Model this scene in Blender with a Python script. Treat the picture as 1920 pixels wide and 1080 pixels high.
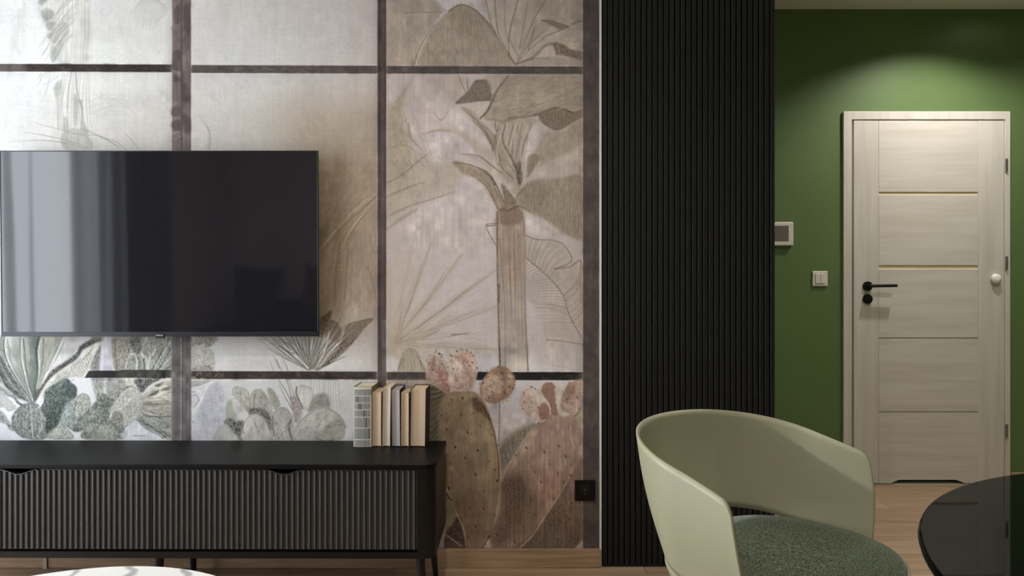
import bpy, bmesh, math, random
import numpy as np
from mathutils import Vector, Matrix
random.seed(4)
PI = math.pi
scn = bpy.context.scene
for o in list(bpy.data.objects): bpy.data.objects.remove(o, do_unlink=True)
C = scn.collection

# ================================================================= camera, world, light, exposure
F_PX, CAM_H = 1280.0, 1.10              # focal length in pixels of the 1920 frame, eye height
YW, YD = 1280/475, 3.82                 # distance of the mural wall and of the green wall
CEIL = 2.66
cam = bpy.data.objects.new('camera', bpy.data.cameras.new('camera')); C.objects.link(cam)
cam.location = (0, 0, CAM_H); cam.rotation_euler = (PI/2, 0, 0)
cam.data.sensor_width = 36; cam.data.lens = 36*F_PX/1920; cam.data.clip_start = .05
scn.camera = cam
w = bpy.data.worlds.new('world'); scn.world = w; w.use_nodes = True
bg = w.node_tree.nodes['Background']; bg.inputs[0].default_value = (.62, .75, 1, 1); bg.inputs[1].default_value = 1.2
scn.view_settings.view_transform = 'Standard'; scn.view_settings.look = 'None'
scn.view_settings.gamma = 1; scn.view_settings.exposure = 0.28; scn.view_settings.use_curve_mapping = False

def lamp(name, kind, loc, rot, energy, color, parent=None, **k):
    d = bpy.data.lights.new(name, kind); d.energy = energy; d.color = color
    for a, b in k.items(): setattr(d, a, b)
    o = bpy.data.objects.new(name, d); o.location = loc; o.rotation_euler = rot; C.objects.link(o)
    if parent: o.parent = parent
    return o
# daylight entering through the window in the left wall
WIN = dict(x=-3.0, y0=.30, y1=2.62, z0=.03, z1=2.40)
lamp('window_daylight', 'AREA', (-3.16, (WIN['y0']+WIN['y1'])/2, 1.21), (0, -PI/2, 0), 137, (.90, .95, 1.0), shape='RECTANGLE', size=2.3, size_y=2.2)
# low pale sun through the same window, added to draw the chair's shadow line
_d = Vector((1, -.08, -.32)); lamp('low_sun', 'SUN', (-6, 2.5, 3), _d.to_track_quat('-Z', 'Y').to_euler(), 2.2, (.93, .96, 1.0), angle=math.radians(1.6))
WARM = (1.0, .92, .84)
DOWNLIGHTS = [  # x, y, watts, cone degrees, blend
    (2.30, 3.32, 58, 134, .6), (2.64, 3.62, .25, 165, .5),
    (1.15, .35, 18, 150, .8), (-.25, 1.38, 50, 150, .8), (-1.0, -.4, 26, 150, .8), (2.9, 3.28, 10, 132, .6), (1.0, -1.2, 40, 150, .8), (2.25, 2.45, 34, 140, .8)]  # unseen lamps added as fill, except the one by the dining table

# ================================================================= helpers
def lin(c, a=1):
    f = lambda v: (v/255/12.92) if v/255 <= .04045 else ((v/255+.055)/1.055)**2.4
    return (f(c[0]), f(c[1]), f(c[2]), a)
def px(x, y, d): return ((x-960)*d/F_PX, d, CAM_H-(y-540)*d/F_PX)
def mat(name, col, rough=.5, spec=.5, metal=0, **k):
    m = bpy.data.materials.new(name); m.use_nodes = True; b = m.node_tree.nodes['Principled BSDF']
    b.inputs['Base Color'].default_value = lin(col); b.inputs['Roughness'].default_value = rough
    b.inputs['Specular IOR Level'].default_value = spec; b.inputs['Metallic'].default_value = metal
    for a, v in k.items(): b.inputs[a.replace('_', ' ')].default_value = v
    return m
def nodes(m): return m.node_tree.nodes, m.node_tree.links, m.node_tree.nodes['Principled BSDF']
def mottle(m, c1, c2, scale=(1, 1, 1), detail=4, lo=.3, hi=.7, bump=0, coord='Object', rough=.6, bdist=.002, fine=None):
    N, Lk, b = nodes(m)
    tc = N.new('ShaderNodeTexCoord'); mp = N.new('ShaderNodeMapping'); mp.inputs['Scale'].default_value = scale
    nz = N.new('ShaderNodeTexNoise'); nz.inputs['Scale'].default_value = 1; nz.inputs['Detail'].default_value = detail; nz.inputs['Roughness'].default_value = rough
    cr = N.new('ShaderNodeValToRGB'); cr.color_ramp.elements[0].position = lo; cr.color_ramp.elements[1].position = hi
    cr.color_ramp.elements[0].color = lin(c1); cr.color_ramp.elements[1].color = lin(c2)
    Lk.new(tc.outputs[coord], mp.inputs[0]); Lk.new(mp.outputs[0], nz.inputs['Vector']); Lk.new(nz.outputs['Fac'], cr.inputs[0]); Lk.new(cr.outputs[0], b.inputs['Base Color'])
    if bump:
        bp = N.new('ShaderNodeBump'); bp.inputs['Strength'].default_value = bump; bp.inputs['Distance'].default_value = bdist
        Lk.new(nz.outputs['Fac'], bp.inputs['Height']); Lk.new(bp.outputs[0], b.inputs['Normal'])
    return m
def tag(o, label=None, cat=None, group=None, kind=None):
    if label: o['label'] = label
    if cat: o['category'] = cat
    if group: o['group'] = group
    if kind: o['kind'] = kind
    return o
def thing(name, label, cat, loc=(0, 0, 0), rz=0, group=None):
    o = bpy.data.objects.new(name, None); C.objects.link(o); o.location = loc; o.rotation_euler = (0, 0, rz); o.empty_display_size = .1
    return tag(o, label, cat, group)
def obj(name, bm, m, parent=None, smooth=False, bevel=0, seg=2, sub=0, solid=0):
    me = bpy.data.meshes.new(name); bmesh.ops.recalc_face_normals(bm, faces=bm.faces) if smooth != 'keep' else None
    bm.to_mesh(me); bm.free()
    for mm in (m if isinstance(m, (list, tuple)) else [m]): me.materials.append(mm)
    if smooth:
        for p in me.polygons: p.use_smooth = True
    o = bpy.data.objects.new(name, me); C.objects.link(o)
    if parent: o.parent = parent
    if solid:
        s = o.modifiers.new('solid', 'SOLIDIFY'); s.thickness = solid; s.offset = 0
    if bevel:
        b = o.modifiers.new('bevel', 'BEVEL'); b.width = bevel; b.segments = seg; b.limit_method = 'ANGLE'; b.angle_limit = .6
        b.harden_normals = False
    if sub:
        s = o.modifiers.new('sub', 'SUBSURF'); s.levels = sub; s.render_levels = sub
    return o
def struct(name, bm, m, parent=None, **k):
    o = obj(name, bm, m, parent, **k)
    if not parent: o['kind'] = 'structure'
    return o
def B(*boxes, bm=None, mi=0):
    bm = bm or bmesh.new()
    for (x0, y0, z0, x1, y1, z1) in boxes:
        v = [bm.verts.new(p) for p in ((x0,y0,z0),(x1,y0,z0),(x1,y1,z0),(x0,y1,z0),(x0,y0,z1),(x1,y0,z1),(x1,y1,z1),(x0,y1,z1))]
        for f in ((0,3,2,1),(4,5,6,7),(0,1,5,4),(1,2,6,5),(2,3,7,6),(3,0,4,7)):
            bm.faces.new([v[i] for i in f]).material_index = mi
    return bm
def loft(rings, bm=None, caps=True, mi=0, closed=True):
    bm = bm or bmesh.new(); R = [[bm.verts.new(p) for p in r] for r in rings]; n = len(R[0])
    for a, b in zip(R, R[1:]):
        for i in range(n if closed else n-1): bm.faces.new((a[i], a[(i+1) % n], b[(i+1) % n], b[i])).material_index = mi
    if caps: bm.faces.new(R[0][::-1]).material_index = mi; bm.faces.new(R[-1]).material_index = mi
    return bm
def lathe(prof, n=48, bm=None, c=(0, 0, 0), axis='z', mi=0):
    rings = []
    for r, h in prof:
        ring = []
        for i in range(n):
            a = 2*PI*i/n; x, y = r*math.cos(a), r*math.sin(a)
            p = (x, y, h) if axis == 'z' else ((x, -h, y) if axis == 'y' else (h, x, y))
            ring.append((p[0]+c[0], p[1]+c[1], p[2]+c[2]))
        rings.append(ring)
    return loft(rings, bm, mi=mi)
def tube(p, q, r0, r1, n=16, bm=None):
    p, q = Vector(p), Vector(q); d = (q-p).normalized(); a = d.orthogonal().normalized(); b = d.cross(a)
    return loft([[c+r*(math.cos(2*PI*i/n)*a+math.sin(2*PI*i/n)*b) for i in range(n)] for c, r in ((p, r0), (q, r1))], bm)
def extrude(poly, z0, z1, bm=None, mi=0):
    return loft([[(x, y, z0) for x, y in poly], [(x, y, z1) for x, y in poly]], bm, mi=mi)
# ---------------------------------------------------------------- mural wallpaper (hand-traced, painted stroke by stroke)
MX0, MX1, MY0, MY1, MST = -260.0, 1125.0, -200.0, 1028.0, 1.25
class Mural:
    def __init__(s):
        s.nx = int((MX1-MX0)/MST)+1; s.ny = int((MY1-MY0)/MST)+1
        s.gx = np.linspace(MX0, MX1, s.nx); s.gy = np.linspace(MY0, MY1, s.ny)
        s.sx = (MX1-MX0)/(s.nx-1); s.sy = (MY1-MY0)/(s.ny-1)
        s.c = np.zeros((s.ny, s.nx, 3)); s.r = np.random.default_rng(7)
        n = s.noise
        s.grain = s.r.normal(size=(s.ny, s.nx))
        s.grain = (s.grain+np.roll(s.grain, 1, 0)+np.roll(s.grain, 1, 1)*.6)/1.5
        s.vert = n(2.2, 38)*.6+n(4, 90)*.4            # canvas-like vertical scratches
        s.hor = n(30, 2.2)
        s.mid = n(9, 11)*.5+n(22, 26)*.5
        s.big = n(60, 60)*.6+n(130, 120)*.4
        s.tooth = np.clip(.5+.28*s.grain+.11*s.vert+.2*s.mid, 0, 1.25)
    def noise(s, cx, cy):
        w = int((MX1-MX0)/cx)+3; h = int((MY1-MY0)/cy)+3
        a = s.r.normal(size=(h, w))
        xs = (s.gx-MX0)/cx; i = xs.astype(int); f = xs-i; f = f*f*(3-2*f)
        a = a[:, i]*(1-f)+a[:, i+1]*f
        ys = (s.gy-MY0)/cy; j = ys.astype(int); g = (ys-j)[:, None]; g = g*g*(3-2*g)
        return a[j]*(1-g)+a[j+1]*g
    def box(s, x0, y0, x1, y1):
        a = max(0, int((x0-MX0)/s.sx)); b = min(s.nx, int((x1-MX0)/s.sx)+2)
        c = max(0, int((y0-MY0)/s.sy)); d = min(s.ny, int((y1-MY0)/s.sy)+2)
        return (slice(c, d), slice(a, b)) if b > a and d > c else None
    def put(s, w, m, col, mode='mix'):
        col = np.array(col, float); m = np.clip(m, 0, 1)[..., None]
        s.c[w] = s.c[w]*(1-m)+col*m
    def smooth(s, p, n=8, closed=False):
        p = np.array(p, float)
        if len(p) < 3: return p
        q = np.vstack([p[-1], p, p[:2]]) if closed else np.vstack([2*p[0]-p[1], p, 2*p[-1]-p[-2]])
        t = np.linspace(0, 1, n, endpoint=False)[:, None]; out = []
        for i in range(len(q)-3):
            a, b, c, d = q[i:i+4]
            out.append(.5*(2*b+(c-a)*t+(2*a-5*b+4*c-d)*t*t+(3*b-a-3*c+d)*t**3))
        out = np.vstack(out)
        return out if closed else np.vstack([out, p[-1]])
    def blur(s, m, r):
        k = int(round(r/s.sx))
        for _ in range(2):
            for ax in (0, 1):
                if k < 1: return m
                p = np.pad(m, [(k, k) if a == ax else (0, 0) for a in (0, 1)], mode='edge')
                cs = np.cumsum(p, axis=ax); z = np.zeros_like(np.take(cs, [0], axis=ax)); cs = np.concatenate([z, cs], axis=ax)
                L = 2*k+1; n = m.shape[ax]
                m = (np.take(cs, range(L, L+n), axis=ax)-np.take(cs, range(0, n), axis=ax))/L
        return m
    def inside(s, w, p):
        X = s.gx[w[1]][None, :]; Y = s.gy[w[0]][:, None]; m = np.zeros((Y.shape[0], X.shape[1]), bool)
        for i in range(len(p)):
            (x1, y1), (x2, y2) = p[i-1], p[i]
            if y1 == y2: continue
            m ^= ((y1 > Y) != (y2 > Y)) & (X < (x2-x1)*(Y-y1)/(y2-y1)+x1)
        return m.astype(float)
    # filled shape: feather in px, tex = how much of the paper tooth shows, edge = (colour, alpha, width) dark rim inside, light from one side
    def fill(s, pts, col, a=1., fe=1.2, tex=.25, edge=None, hard=False, grad=None, speck=0):
        p = np.array(pts, float) if hard else s.smooth(pts, 7, True)
        pad = fe*3+3
        w = s.box(p[:, 0].min()-pad, p[:, 1].min()-pad, p[:, 0].max()+pad, p[:, 1].max()+pad)
        if w is None: return
        m0 = s.inside(w, p); m = s.blur(m0, fe)
        col = np.array(col, float)
        cc = np.broadcast_to(col, m.shape+(3,)).copy()
        if grad is not None:                              # second colour towards direction (dx, dy)
            c2, dx, dy = grad
            X = s.gx[w[1]][None, :]; Y = s.gy[w[0]][:, None]
            t = X*dx+Y*dy; pr = p @ np.array([dx, dy]); t = np.clip((t-pr.min())/(np.ptp(pr)+1e-6), 0, 1)[..., None]
            cc = cc*(1-t)+np.array(c2, float)*t
        if speck: cc = cc*(1-speck*np.clip(s.grain[w]*.6+.5*s.mid[w], -1, 1.6)[..., None]*.34)
        cc = cc*(1+.075*s.mid[w]+.028*s.vert[w]+.03*s.big[w])[..., None]
        mm = (m*a*(1-tex+tex*s.tooth[w]*1.4))[..., None].clip(0, 1)
        s.c[w] = s.c[w]*(1-mm)+cc*mm
        if edge:
            ec, ea, ew = edge
            rim = np.clip(m0*(1-s.blur(m0, ew))*2, 0, 1)*s.blur(m0, .8)
            s.put(w, rim*ea*(.5+.6*s.tooth[w]), ec)
    def line(s, pts, wd, col, a=.8, taper=(1, 1), tex=.5, soft=.8, sm=True):
        p = s.smooth(pts, 6) if sm else np.array(pts, float)
        pad = wd+4
        w = s.box(p[:, 0].min()-pad, p[:, 1].min()-pad, p[:, 0].max()+pad, p[:, 1].max()+pad)
        if w is None: return
        X = s.gx[w[1]][None, :]; Y = s.gy[w[0]][:, None]
        best = np.full((Y.shape[0], X.shape[1]), 1e9); n = len(p)-1
        for i in range(n):
            ax, ay = p[i]; bx, by = p[i+1]; dx, dy = bx-ax, by-ay; L = dx*dx+dy*dy+1e-9
            t = np.clip(((X-ax)*dx+(Y-ay)*dy)/L, 0, 1)
            d = np.hypot(X-ax-t*dx, Y-ay-t*dy)
            k = (i+t)/n
            wk = wd*.5*np.where(k < .5, taper[0]+(1-taper[0])*k*2, 1+(taper[1]-1)*(k-.5)*2)
            best = np.minimum(best, d-wk)
        m = np.clip(.5-best/(2*soft), 0, 1)
        s.put(w, m*a*(1-tex+tex*s.tooth[w]*1.5), col)
    def ribs(s, A, B, n, wd, col, a=.5, bow=0, tex=.5, jit=0):
        A = s.smooth(A, 12); B = s.smooth(B, 12)
        for k in range(n):
            t = k/(n-1)
            p = A[int(t*(len(A)-1))]; q = B[int(t*(len(B)-1))]; d = q-p
            m = (p+q)/2+np.array([-d[1], d[0]])*bow+s.r.normal(size=2)*jit
            s.line([p, m, q], wd, col, a*(.75+.5*s.r.random()), (.8, .5), tex)
    def dots(s, pts, r, col, a=.8):
        for x, y in pts:
            rr = r*(.7+.6*s.r.random())
            s.line([(x-rr*.3, y-rr*.4), (x+rr*.3, y+rr*.5)], rr*1.7, col, a*(.7+.3*s.r.random()), tex=.3, sm=False)
            s.line([(x-rr*1.3, y-rr*.2), (x-rr*1.2, y+rr*.7)], rr*.7, (205, 188, 165), .35, tex=.3, sm=False)
    def scrib(s, poly, n, ang, ln, cols, a=.5, wd=1.3, jit=.25):
        p = np.array(poly, float); lo = p.min(0); hi = p.max(0); k = 0; tries = 0
        while k < n and tries < n*30:
            tries += 1; q = lo+(hi-lo)*s.r.random(2); ins = False
            for i in range(len(p)):
                (x1, y1), (x2, y2) = p[i-1], p[i]
                if (y1 > q[1]) != (y2 > q[1]) and q[0] < (x2-x1)*(q[1]-y1)/(y2-y1)+x1: ins = not ins
            if not ins: continue
            t = ang(q[0], q[1]) if callable(ang) else ang
            t += s.r.normal()*jit; L_ = ln*(.5+s.r.random()); d = np.array([np.cos(t), np.sin(t)])*L_/2; nrm = np.array([-d[1], d[0]])*s.r.normal()*.25
            s.line([q-d, q+nrm, q+d], wd*(.7+.7*s.r.random()), cols[k % len(cols)], a*(.6+.6*s.r.random()), (.3, .3), .5); k += 1
    def rnddots(s, poly, n, r, col, a):
        p = np.array(poly, float); lo = p.min(0); hi = p.max(0); k = 0
        while k < n:
            q = lo+(hi-lo)*s.r.random(2); ins = False
            for i in range(len(p)):
                (x1, y1), (x2, y2) = p[i-1], p[i]
                if (y1 > q[1]) != (y2 > q[1]) and q[0] < (x2-x1)*(q[1]-y1)/(y2-y1)+x1: ins = not ins
            if ins: s.dots([q], r, col, a); k += 1

def Z(ox, oy, k):
    return lambda *p: [(ox+x/k, oy+y/k) for x, y in p]

def paint_mural():
    M = Mural(); F, L, R = M.fill, M.line, M.ribs
    # paper ground: cool white on the left, rosy beige towards the right
    gx = np.array([-260, 0, 200, 330, 450, 600, 700, 730, 850, 1000, 1125.]); gy = np.array([-200, 0, 120, 260, 400, 550, 700, 830, 1030.])
    top = [(214,214,212),(214,214,212),(208,206,202),(204,202,198),(200,199,195),(198,192,188),(186,176,172),(186,172,164),(188,176,172),(178,164,152),(176,162,150)]
    up = [(216,216,214),(216,217,215),(212,211,208),(210,208,204),(206,204,199),(205,199,195),(201,191,187),(188,174,168),(196,183,180),(186,172,161),(182,168,156)]
    hi = [(216,217,216),(217,218,217),(215,214,210),(211,208,205),(210,209,206),(208,203,199),(203,194,189),(186,172,162),(198,186,184),(188,176,166),(184,170,158)]
    md = [(212,212,208),(213,212,208),(208,204,198),(202,196,190),(200,194,187),(176,161,144),(172,158,143),(188,176,166),(196,184,180),(190,178,170),(184,172,162)]
    m2 = [(210,210,206),(210,208,204),(205,200,192),(200,192,184),(190,180,170),(158,141,121),(166,150,134),(188,176,168),(200,190,188),(194,183,180),(192,180,172)]
    lo = [(204,205,202),(205,205,202),(202,200,196),(200,198,194),(196,192,186),(164,148,130),(168,152,138),(190,177,167),(201,192,190),(196,186,184),(194,182,176)]
    l2 = [(206,206,206),(208,208,208),(210,208,210),(204,203,202),(204,202,200),(198,195,190),(196,190,186),(192,178,168),(196,184,178),(198,188,188),(194,184,180)]
    bt = [(208,209,211),(210,211,213),(214,214,217),(206,206,206),(208,208,210),(206,205,203),(204,200,198),(190,176,165),(186,174,164),(190,180,176),(184,172,166)]
    bb = [(208,209,211),(210,211,213),(214,214,217),(206,206,206),(208,208,210),(206,205,203),(204,200,198),(170,154,138),(160,144,128),(160,140,124),(160,140,124)]
    G = np.array([top, up, hi, md, m2, lo, l2, bt, bb], float)
    xi = np.clip(np.searchsorted(gx, M.gx)-1, 0, len(gx)-2); fx = (M.gx-gx[xi])/(gx[xi+1]-gx[xi]); fx = (fx*fx*(3-2*fx))[None, :, None]
    yi = np.clip(np.searchsorted(gy, M.gy)-1, 0, len(gy)-2); fy = (M.gy-gy[yi])/(gy[yi+1]-gy[yi]); fy = (fy*fy*(3-2*fy))[:, None, None]
    a = G[yi][:, xi]; b = G[yi][:, xi+1]; c = G[yi+1][:, xi]; d = G[yi+1][:, xi+1]
    M.c = (a*(1-fx)+b*fx)*(1-fy)+(c*(1-fx)+d*fx)*fy
    tint = np.array([1.0, .3, .1])
    M.c += M.big[..., None]*np.array([3.2, 2.6, 2.6])+M.mid[..., None]*1.8
    DK, BR, OL, PAL = (96, 86, 76), (140, 124, 106), (150, 137, 116), (205, 196, 190)
    GR = (120, 122, 118)
    # ---------------- A: pale palm in the upper left panels
    z = Z(0, 0, 3.725)
    F(z((100,0),(190,0),(170,120),(150,220),(120,440),(80,440),(90,250),(110,150)), (200,200,194), .7, 5)
    F(z((270,0),(500,0),(520,200),(500,440),(380,440),(345,300),(310,180)), (200,199,193), .6, 6)
    F(z((540,0),(620,0),(630,440),(520,440)), (200,197,190), .6, 4)
    for p in (((268,0),(340,-5),(310,22),(285,42)), ((285,80),(330,60),(380,85),(360,130),(312,150)), ((318,170),(350,150),(395,160),(345,215)),
              ((340,250),(420,160),(470,170),(480,215),(440,290),(385,310)), ((355,330),(390,310),(440,300),(420,360),(375,440),(352,400)), ((330,240),(350,230),(360,250),(338,270))):
        F(z(*p), (166,165,159), .85, 1.6, .4)
    for i in range(44):
        t = i/43; x0 = 520-40*t+M.r.normal()*22; y0 = -30+300*t+M.r.normal()*20
        ln = 150+60*M.r.random(); L(z((x0,y0),(x0-.42*ln,y0+.42*ln),(x0-.72*ln,y0+ln*.95)), 1.6+M.r.random(), (172,170,164) if i % 3 else (225,224,220), .5, (.4,.3))
    for (x, y, dx, dy) in ((330,240,-60,90),(345,300,-70,110),(355,360,-70,90),(300,520,-50,90),(350,540,-60,170),(410,530,-110,60),(290,500,-30,60),(330,330,-50,60)):
        L(z((x,y),(x+dx*.5,y+dy*.6),(x+dx,y+dy)), 1.2, (168,167,164), .7, (1,.3))
    for x in (440,470,505,530,545,575,592,612,628):
        L(z((x,-10),(x+M.r.normal()*4,200),(x-14,440)), 1.3, (176,174,168) if x != 592 else (150,147,142), .55)
    # drapery of dead leaves under the first rail
    for p in (((377,610),(430,555),(425,640),(412,700),(410,900),(398,820),(396,720)), ((440,830),(465,820),(480,900),(440,920)), ((520,660),(548,700),(545,790),(530,900),(515,800)), ((575,820),(600,880),(625,925),(590,935),(570,900)), ((440,920),(560,900),(620,950),(640,1040),(450,1040))):
        F(z(*p), (168,166,158), .75, 1.4, .45)
    for i in range(22):
        x = 400+i*10.5+M.r.normal()*4; L(z((x+30-i,500),(x+M.r.normal()*8,700),(x+i*1.5-10,930+M.r.normal()*20)), 1.4, (165,162,154) if i % 2 else (222,220,215), .6, (.5,.4))
    L(z((500,500),(480,620),(470,760)), 2.5, (160,157,150), .5); L(z((530,500),(540,640),(575,760)), 3, (158,155,148), .55); L(z((565,700),(572,800),(570,900)), 4, (160,157,150), .5)
    for p in (((160,920),(330,950),(480,985),(640,1040)), ((250,860),(420,905),(560,940),(700,950),(820,1020)), ((60,990),(300,980),(460,1000),(600,1040)), ((560,900),(640,925),(760,985),(830,1030)), ((870,930),(920,980),(975,1045)), ((700,960),(800,985),(880,1045))):
        L(z(*p), 2.0, (160,156,144), .6, (.4,.6))
    F(z((1110,640),(1160,640),(1195,700),(1195,780),(1150,720)), (196,197,186), .8, 4)
    for i in range(26): L(z((600+M.r.random()*260,640+M.r.random()*190),(700+M.r.random()*260,650+M.r.random()*190)), 2.5, (196,194,188), .35)
    # B: sprig at the very top
    for i in range(16):
        a_ = i/15; x1 = 905+a_*230; L(z((1010+a_*60,-30),(x1+30,60),(x1+M.r.normal()*5,110+90*np.sin(3*a_)+M.r.random()*20)), 1.3, (168,166,160), .55, (1,.3))
    # C: faint marks in the middle panel
    z = Z(350, 120, 3.6)
    L(z((80,340),(130,410),(150,450),(150,575)), 6, (176,176,172), .6, (.2,1)); L(z((135,420),(160,480),(155,575)), 3, (160,160,156), .6)
    for p in (((330,480),(355,540),(390,580)), ((540,400),(600,470),(600,575)), ((870,490),(860,540),(880,580)), ((520,360),(560,410),(590,450)), ((300,500),(340,470),(380,560))):
        L(z(*p), 3, (190,180,172), .55, (.4,1))
    for i in range(30):
        x = 120+M.r.random()*760; y = 60+M.r.random()*480; L(z((x,y),(x+30,y+18+M.r.normal()*25),(x+55,y+30)), 3.5, (188,187,182), .28)
    # D: brown banana leaf right of the television
    z = Z(560, 260, 2.4545)
    F(z((60,120),(330,60),(365,160),(365,420),(330,560),(300,640),(90,780),(40,500),(40,200)), (160,142,122), .62, 14, .3)
    F(z((95,380),(200,330),(250,420),(230,520),(200,640),(120,820),(90,800)), (142,122,99), .6, 9, .3)
    F(z((225,650),(320,640),(345,760),(330,800),(225,800)), (184,168,152), .75, 6)
    F(z((300,640),(360,600),(362,800),(345,820)), (164,147,130), .5, 4)
    for i in range(34):
        t = i/33; x0 = 85+t*60+M.r.normal()*4; y0 = 250+t*330
        L(z((x0-10,y0+150*(1-t)),(x0+60,y0+30),(x0+160+M.r.normal()*20,y0-120+M.r.normal()*14)), 1.8, (130,113,92) if i % 2 else (182,168,150), .42, (.5,.3))
    L(z((90,520),(200,390),(280,310),(365,250)), 3.2, (186,172,154), .8); L(z((95,535),(205,405),(290,325),(365,262)), 1.8, (118,102,84), .75)
    L(z((215,460),(260,390),(310,330),(362,270)), 2.5, (190,176,158), .7); L(z((222,468),(266,398),(316,338)), 1.4, (112,98,82), .7)
    for i in range(30):
        x = 100+i*5+M.r.normal()*3; L(z((x+60-i*.8,430+M.r.random()*30),(x+30,580),(x+14,760+M.r.normal()*15)), 1.7, (128,110,90) if i % 2 else (178,163,145), .4, (.4,.4))
    L(z((190,480),(175,600),(165,740)), 2.5, (112,96,80), .6); L(z((225,480),(222,600),(212,740)), 2.5, (112,96,80), .5); L(z((318,590),(345,680),(362,760)), 2.4, (125,108,90), .6)
    F(z((92,430),(120,390),(145,400),(120,470),(92,520)), (112,98,78), .65, 3, .5)
    # leaf tips and the fan that folds down to the lower rail
    z = Z(340, 620, 5.05)
    fan = (578, 693)
    F([(598,600),(610,590),(622,582),(616,606),(606,630),(598,634)], (92,78,58), .85, 1.4, .4)
    F([(700,597),(672,602),(650,611),(640,640),(612,676),(590,693),(616,684),(640,664),(664,640),(684,614)], (122,107,90), .85, 1.3, .45, ((84,74,62), .8, 1.6))
    F([(612,610),(622,600),(636,610),(640,624),(630,650),(604,688),(592,693),(602,664),(610,640)], (132,118,102), .85, 1.3, .4, ((86,76,66), .7, 1.5))
    F(z((740,60),(1300,60),(1480,150),(1400,260),(1280,360),(1180,360),(1000,190),(860,110)), (168,164,154), .75, 3, .45)
    for i in range(58):
        t = i/57; ang = np.radians(213+124*t+M.r.normal()*1.2); ln = 62+30*M.r.random()+(30 if t > .6 else 12)
        if t > .85: ln = 70
        x1 = fan[0]+np.cos(ang)*ln*1.15; y1 = fan[1]+np.sin(ang)*ln
        L([(x1,y1),((x1+fan[0])/2-4*(t-.5),(y1+fan[1])/2+3),fan], 1.6 if i % 3 else 2.2, ((96,92,86),(124,118,108),(212,209,202))[i % 3], .62, (.3,1))
    L(z((970,140),(1080,235),(1200,355)), 3.4, (218,216,210), .9, (.4,1)); L(z((950,150),(1060,250),(1180,360)), 1.6, (104,102,96), .7)
    L(z((1400,10),(1360,180),(1280,350)), 3, (214,208,198), .8); L(z((1480,120),(1400,220),(1310,345)), 2.6, (214,208,198), .7)
    L(z((1495,190),(1400,290),(1320,350)), 1.8, (96,90,82), .8)
    for p in (((930,70),(1040,150),(1110,230)), ((1020,75),(1060,130)), ((1090,80),(1150,180),(1205,270)), ((1200,70),(1212,200),(1225,330)), ((1320,90),(1300,220),(1275,330)), ((860,110),(960,170),(1060,220))):
        L(z(*p), 2.4, (98,96,90), .6, (.4,.8))
    # sprouts crossing the lower rail
    for p in (((840,290),(870,370),(930,480),(1000,590),(1060,720),(1080,820)), ((900,270),(960,400),(1010,500),(1040,640)), ((960,260),(1000,350),(1020,430)), ((920,500),(990,640),(1060,760)), ((1020,470),(1070,620),(1130,740)), ((880,250),(930,360))):
        L(z(*p), 1.8, (128,126,120), .7, (.4,1))
    for i in range(26):
        x = 1200+i*11.5+M.r.normal()*4; L(z((x,455),(x+M.r.normal()*6,600),(x+(i-12)*1.0,760)), 1.5, (158,156,150) if i % 2 else (218,217,214), .55, (1,.5))
    F(z((1250,620),(1380,600),(1400,740),(1200,780)), (150,147,140), .7, 3, .5)
    # lavender bush and pale blossoms left
    F(z((100,1040),(150,800),(200,640),(280,510),(380,500),(412,650),(420,850),(380,900),(330,1040)), (186,184,190), .85, 2.5, .3, None, speck=.12)
    F(z((85,470),(330,465),(250,500),(200,530),(85,540)), (150,148,140), .7, 2, .5)
    for p in (((85,540),(190,525),(340,465)), ((90,800),(180,680),(230,560),(290,480)), ((85,560),(150,560),(190,620),(150,720),(90,760))): L(z(*p), 3.2, (216,216,214), .85)
    for p in (((95,530),(180,515)), ((100,620),(140,610),(165,660),(120,720)), ((90,580),(130,580)), ((100,850),(120,880))): L(z(*p), 1.5, (120,118,112), .7)
    F(z((85,60),(335,60),(295,140),(240,165),(200,130),(85,170)), (136,130,120), .85, 1.5, .4, speck=.3)
    F(z((85,165),(180,145),(280,180),(312,260),(292,375),(85,375)), (178,174,166), .9, 1.3, .3, ((120,116,108), .7, 1.2), speck=.3)
    L(z((215,75),(205,120),(240,165),(290,150),(330,90)), 1.8, (214,212,206), .8)
    F(z((90,385),(130,340),(240,320),(300,350),(290,385)), (142,138,128), .7, 1.5, .5, speck=.3)
    # cactus pads, lower middle panel
    E1 = ((118,114,106), .65, 1.6)
    F(z((482,560),(520,530),(620,560),(650,640),(640,770),(600,760),(540,650),(490,610)), (178,174,164), .95, 1.2, .25, E1, speck=.15)
    F(z((650,680),(662,600),(700,560),(760,560),(810,620),(850,700),(865,790),(830,860),(740,770),(640,760)), (172,168,158), .95, 1.2, .3, E1, speck=.18)
    F(z((815,560),(850,548),(900,610),(935,700),(890,745),(850,680)), (158,158,142), .95, 1.2, .3, E1, speck=.2)
    F(z((640,745),(720,730),(800,755),(850,830),(860,900),(880,1040),(840,1040),(820,930),(770,840),(700,795),(630,800)), (96,93,86), .8, 1.8, .5, speck=.3)
    F(z((420,700),(460,655),(500,700),(515,840),(430,850)), (164,166,152), .9, 1.4, .3)
    F(z((470,655),(540,645),(610,740),(645,800),(580,885),(500,800)), (196,193,185), .95, 1.2, .2, E1)
    F(z((400,870),(440,830),(520,850),(600,870),(590,1040),(540,1040),(450,910)), (104,102,94), .8, 1.8, .5, speck=.3)
    F(z((325,1040),(330,960),(400,890),(470,940),(545,1040)), (186,184,174), .95, 1.1, .25, ((110,108,100), .8, 1.3))
    F(z((1090,540),(1130,518),(1225,540),(1245,640),(1210,755),(1130,700),(1095,600)), (190,188,180), .95, 1.1, .25, ((112,108,100), .7, 1.4))
    L(z((1092,535),(1088,600),(1130,690),(1150,740)), 3, (110,106,98), .7)
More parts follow.
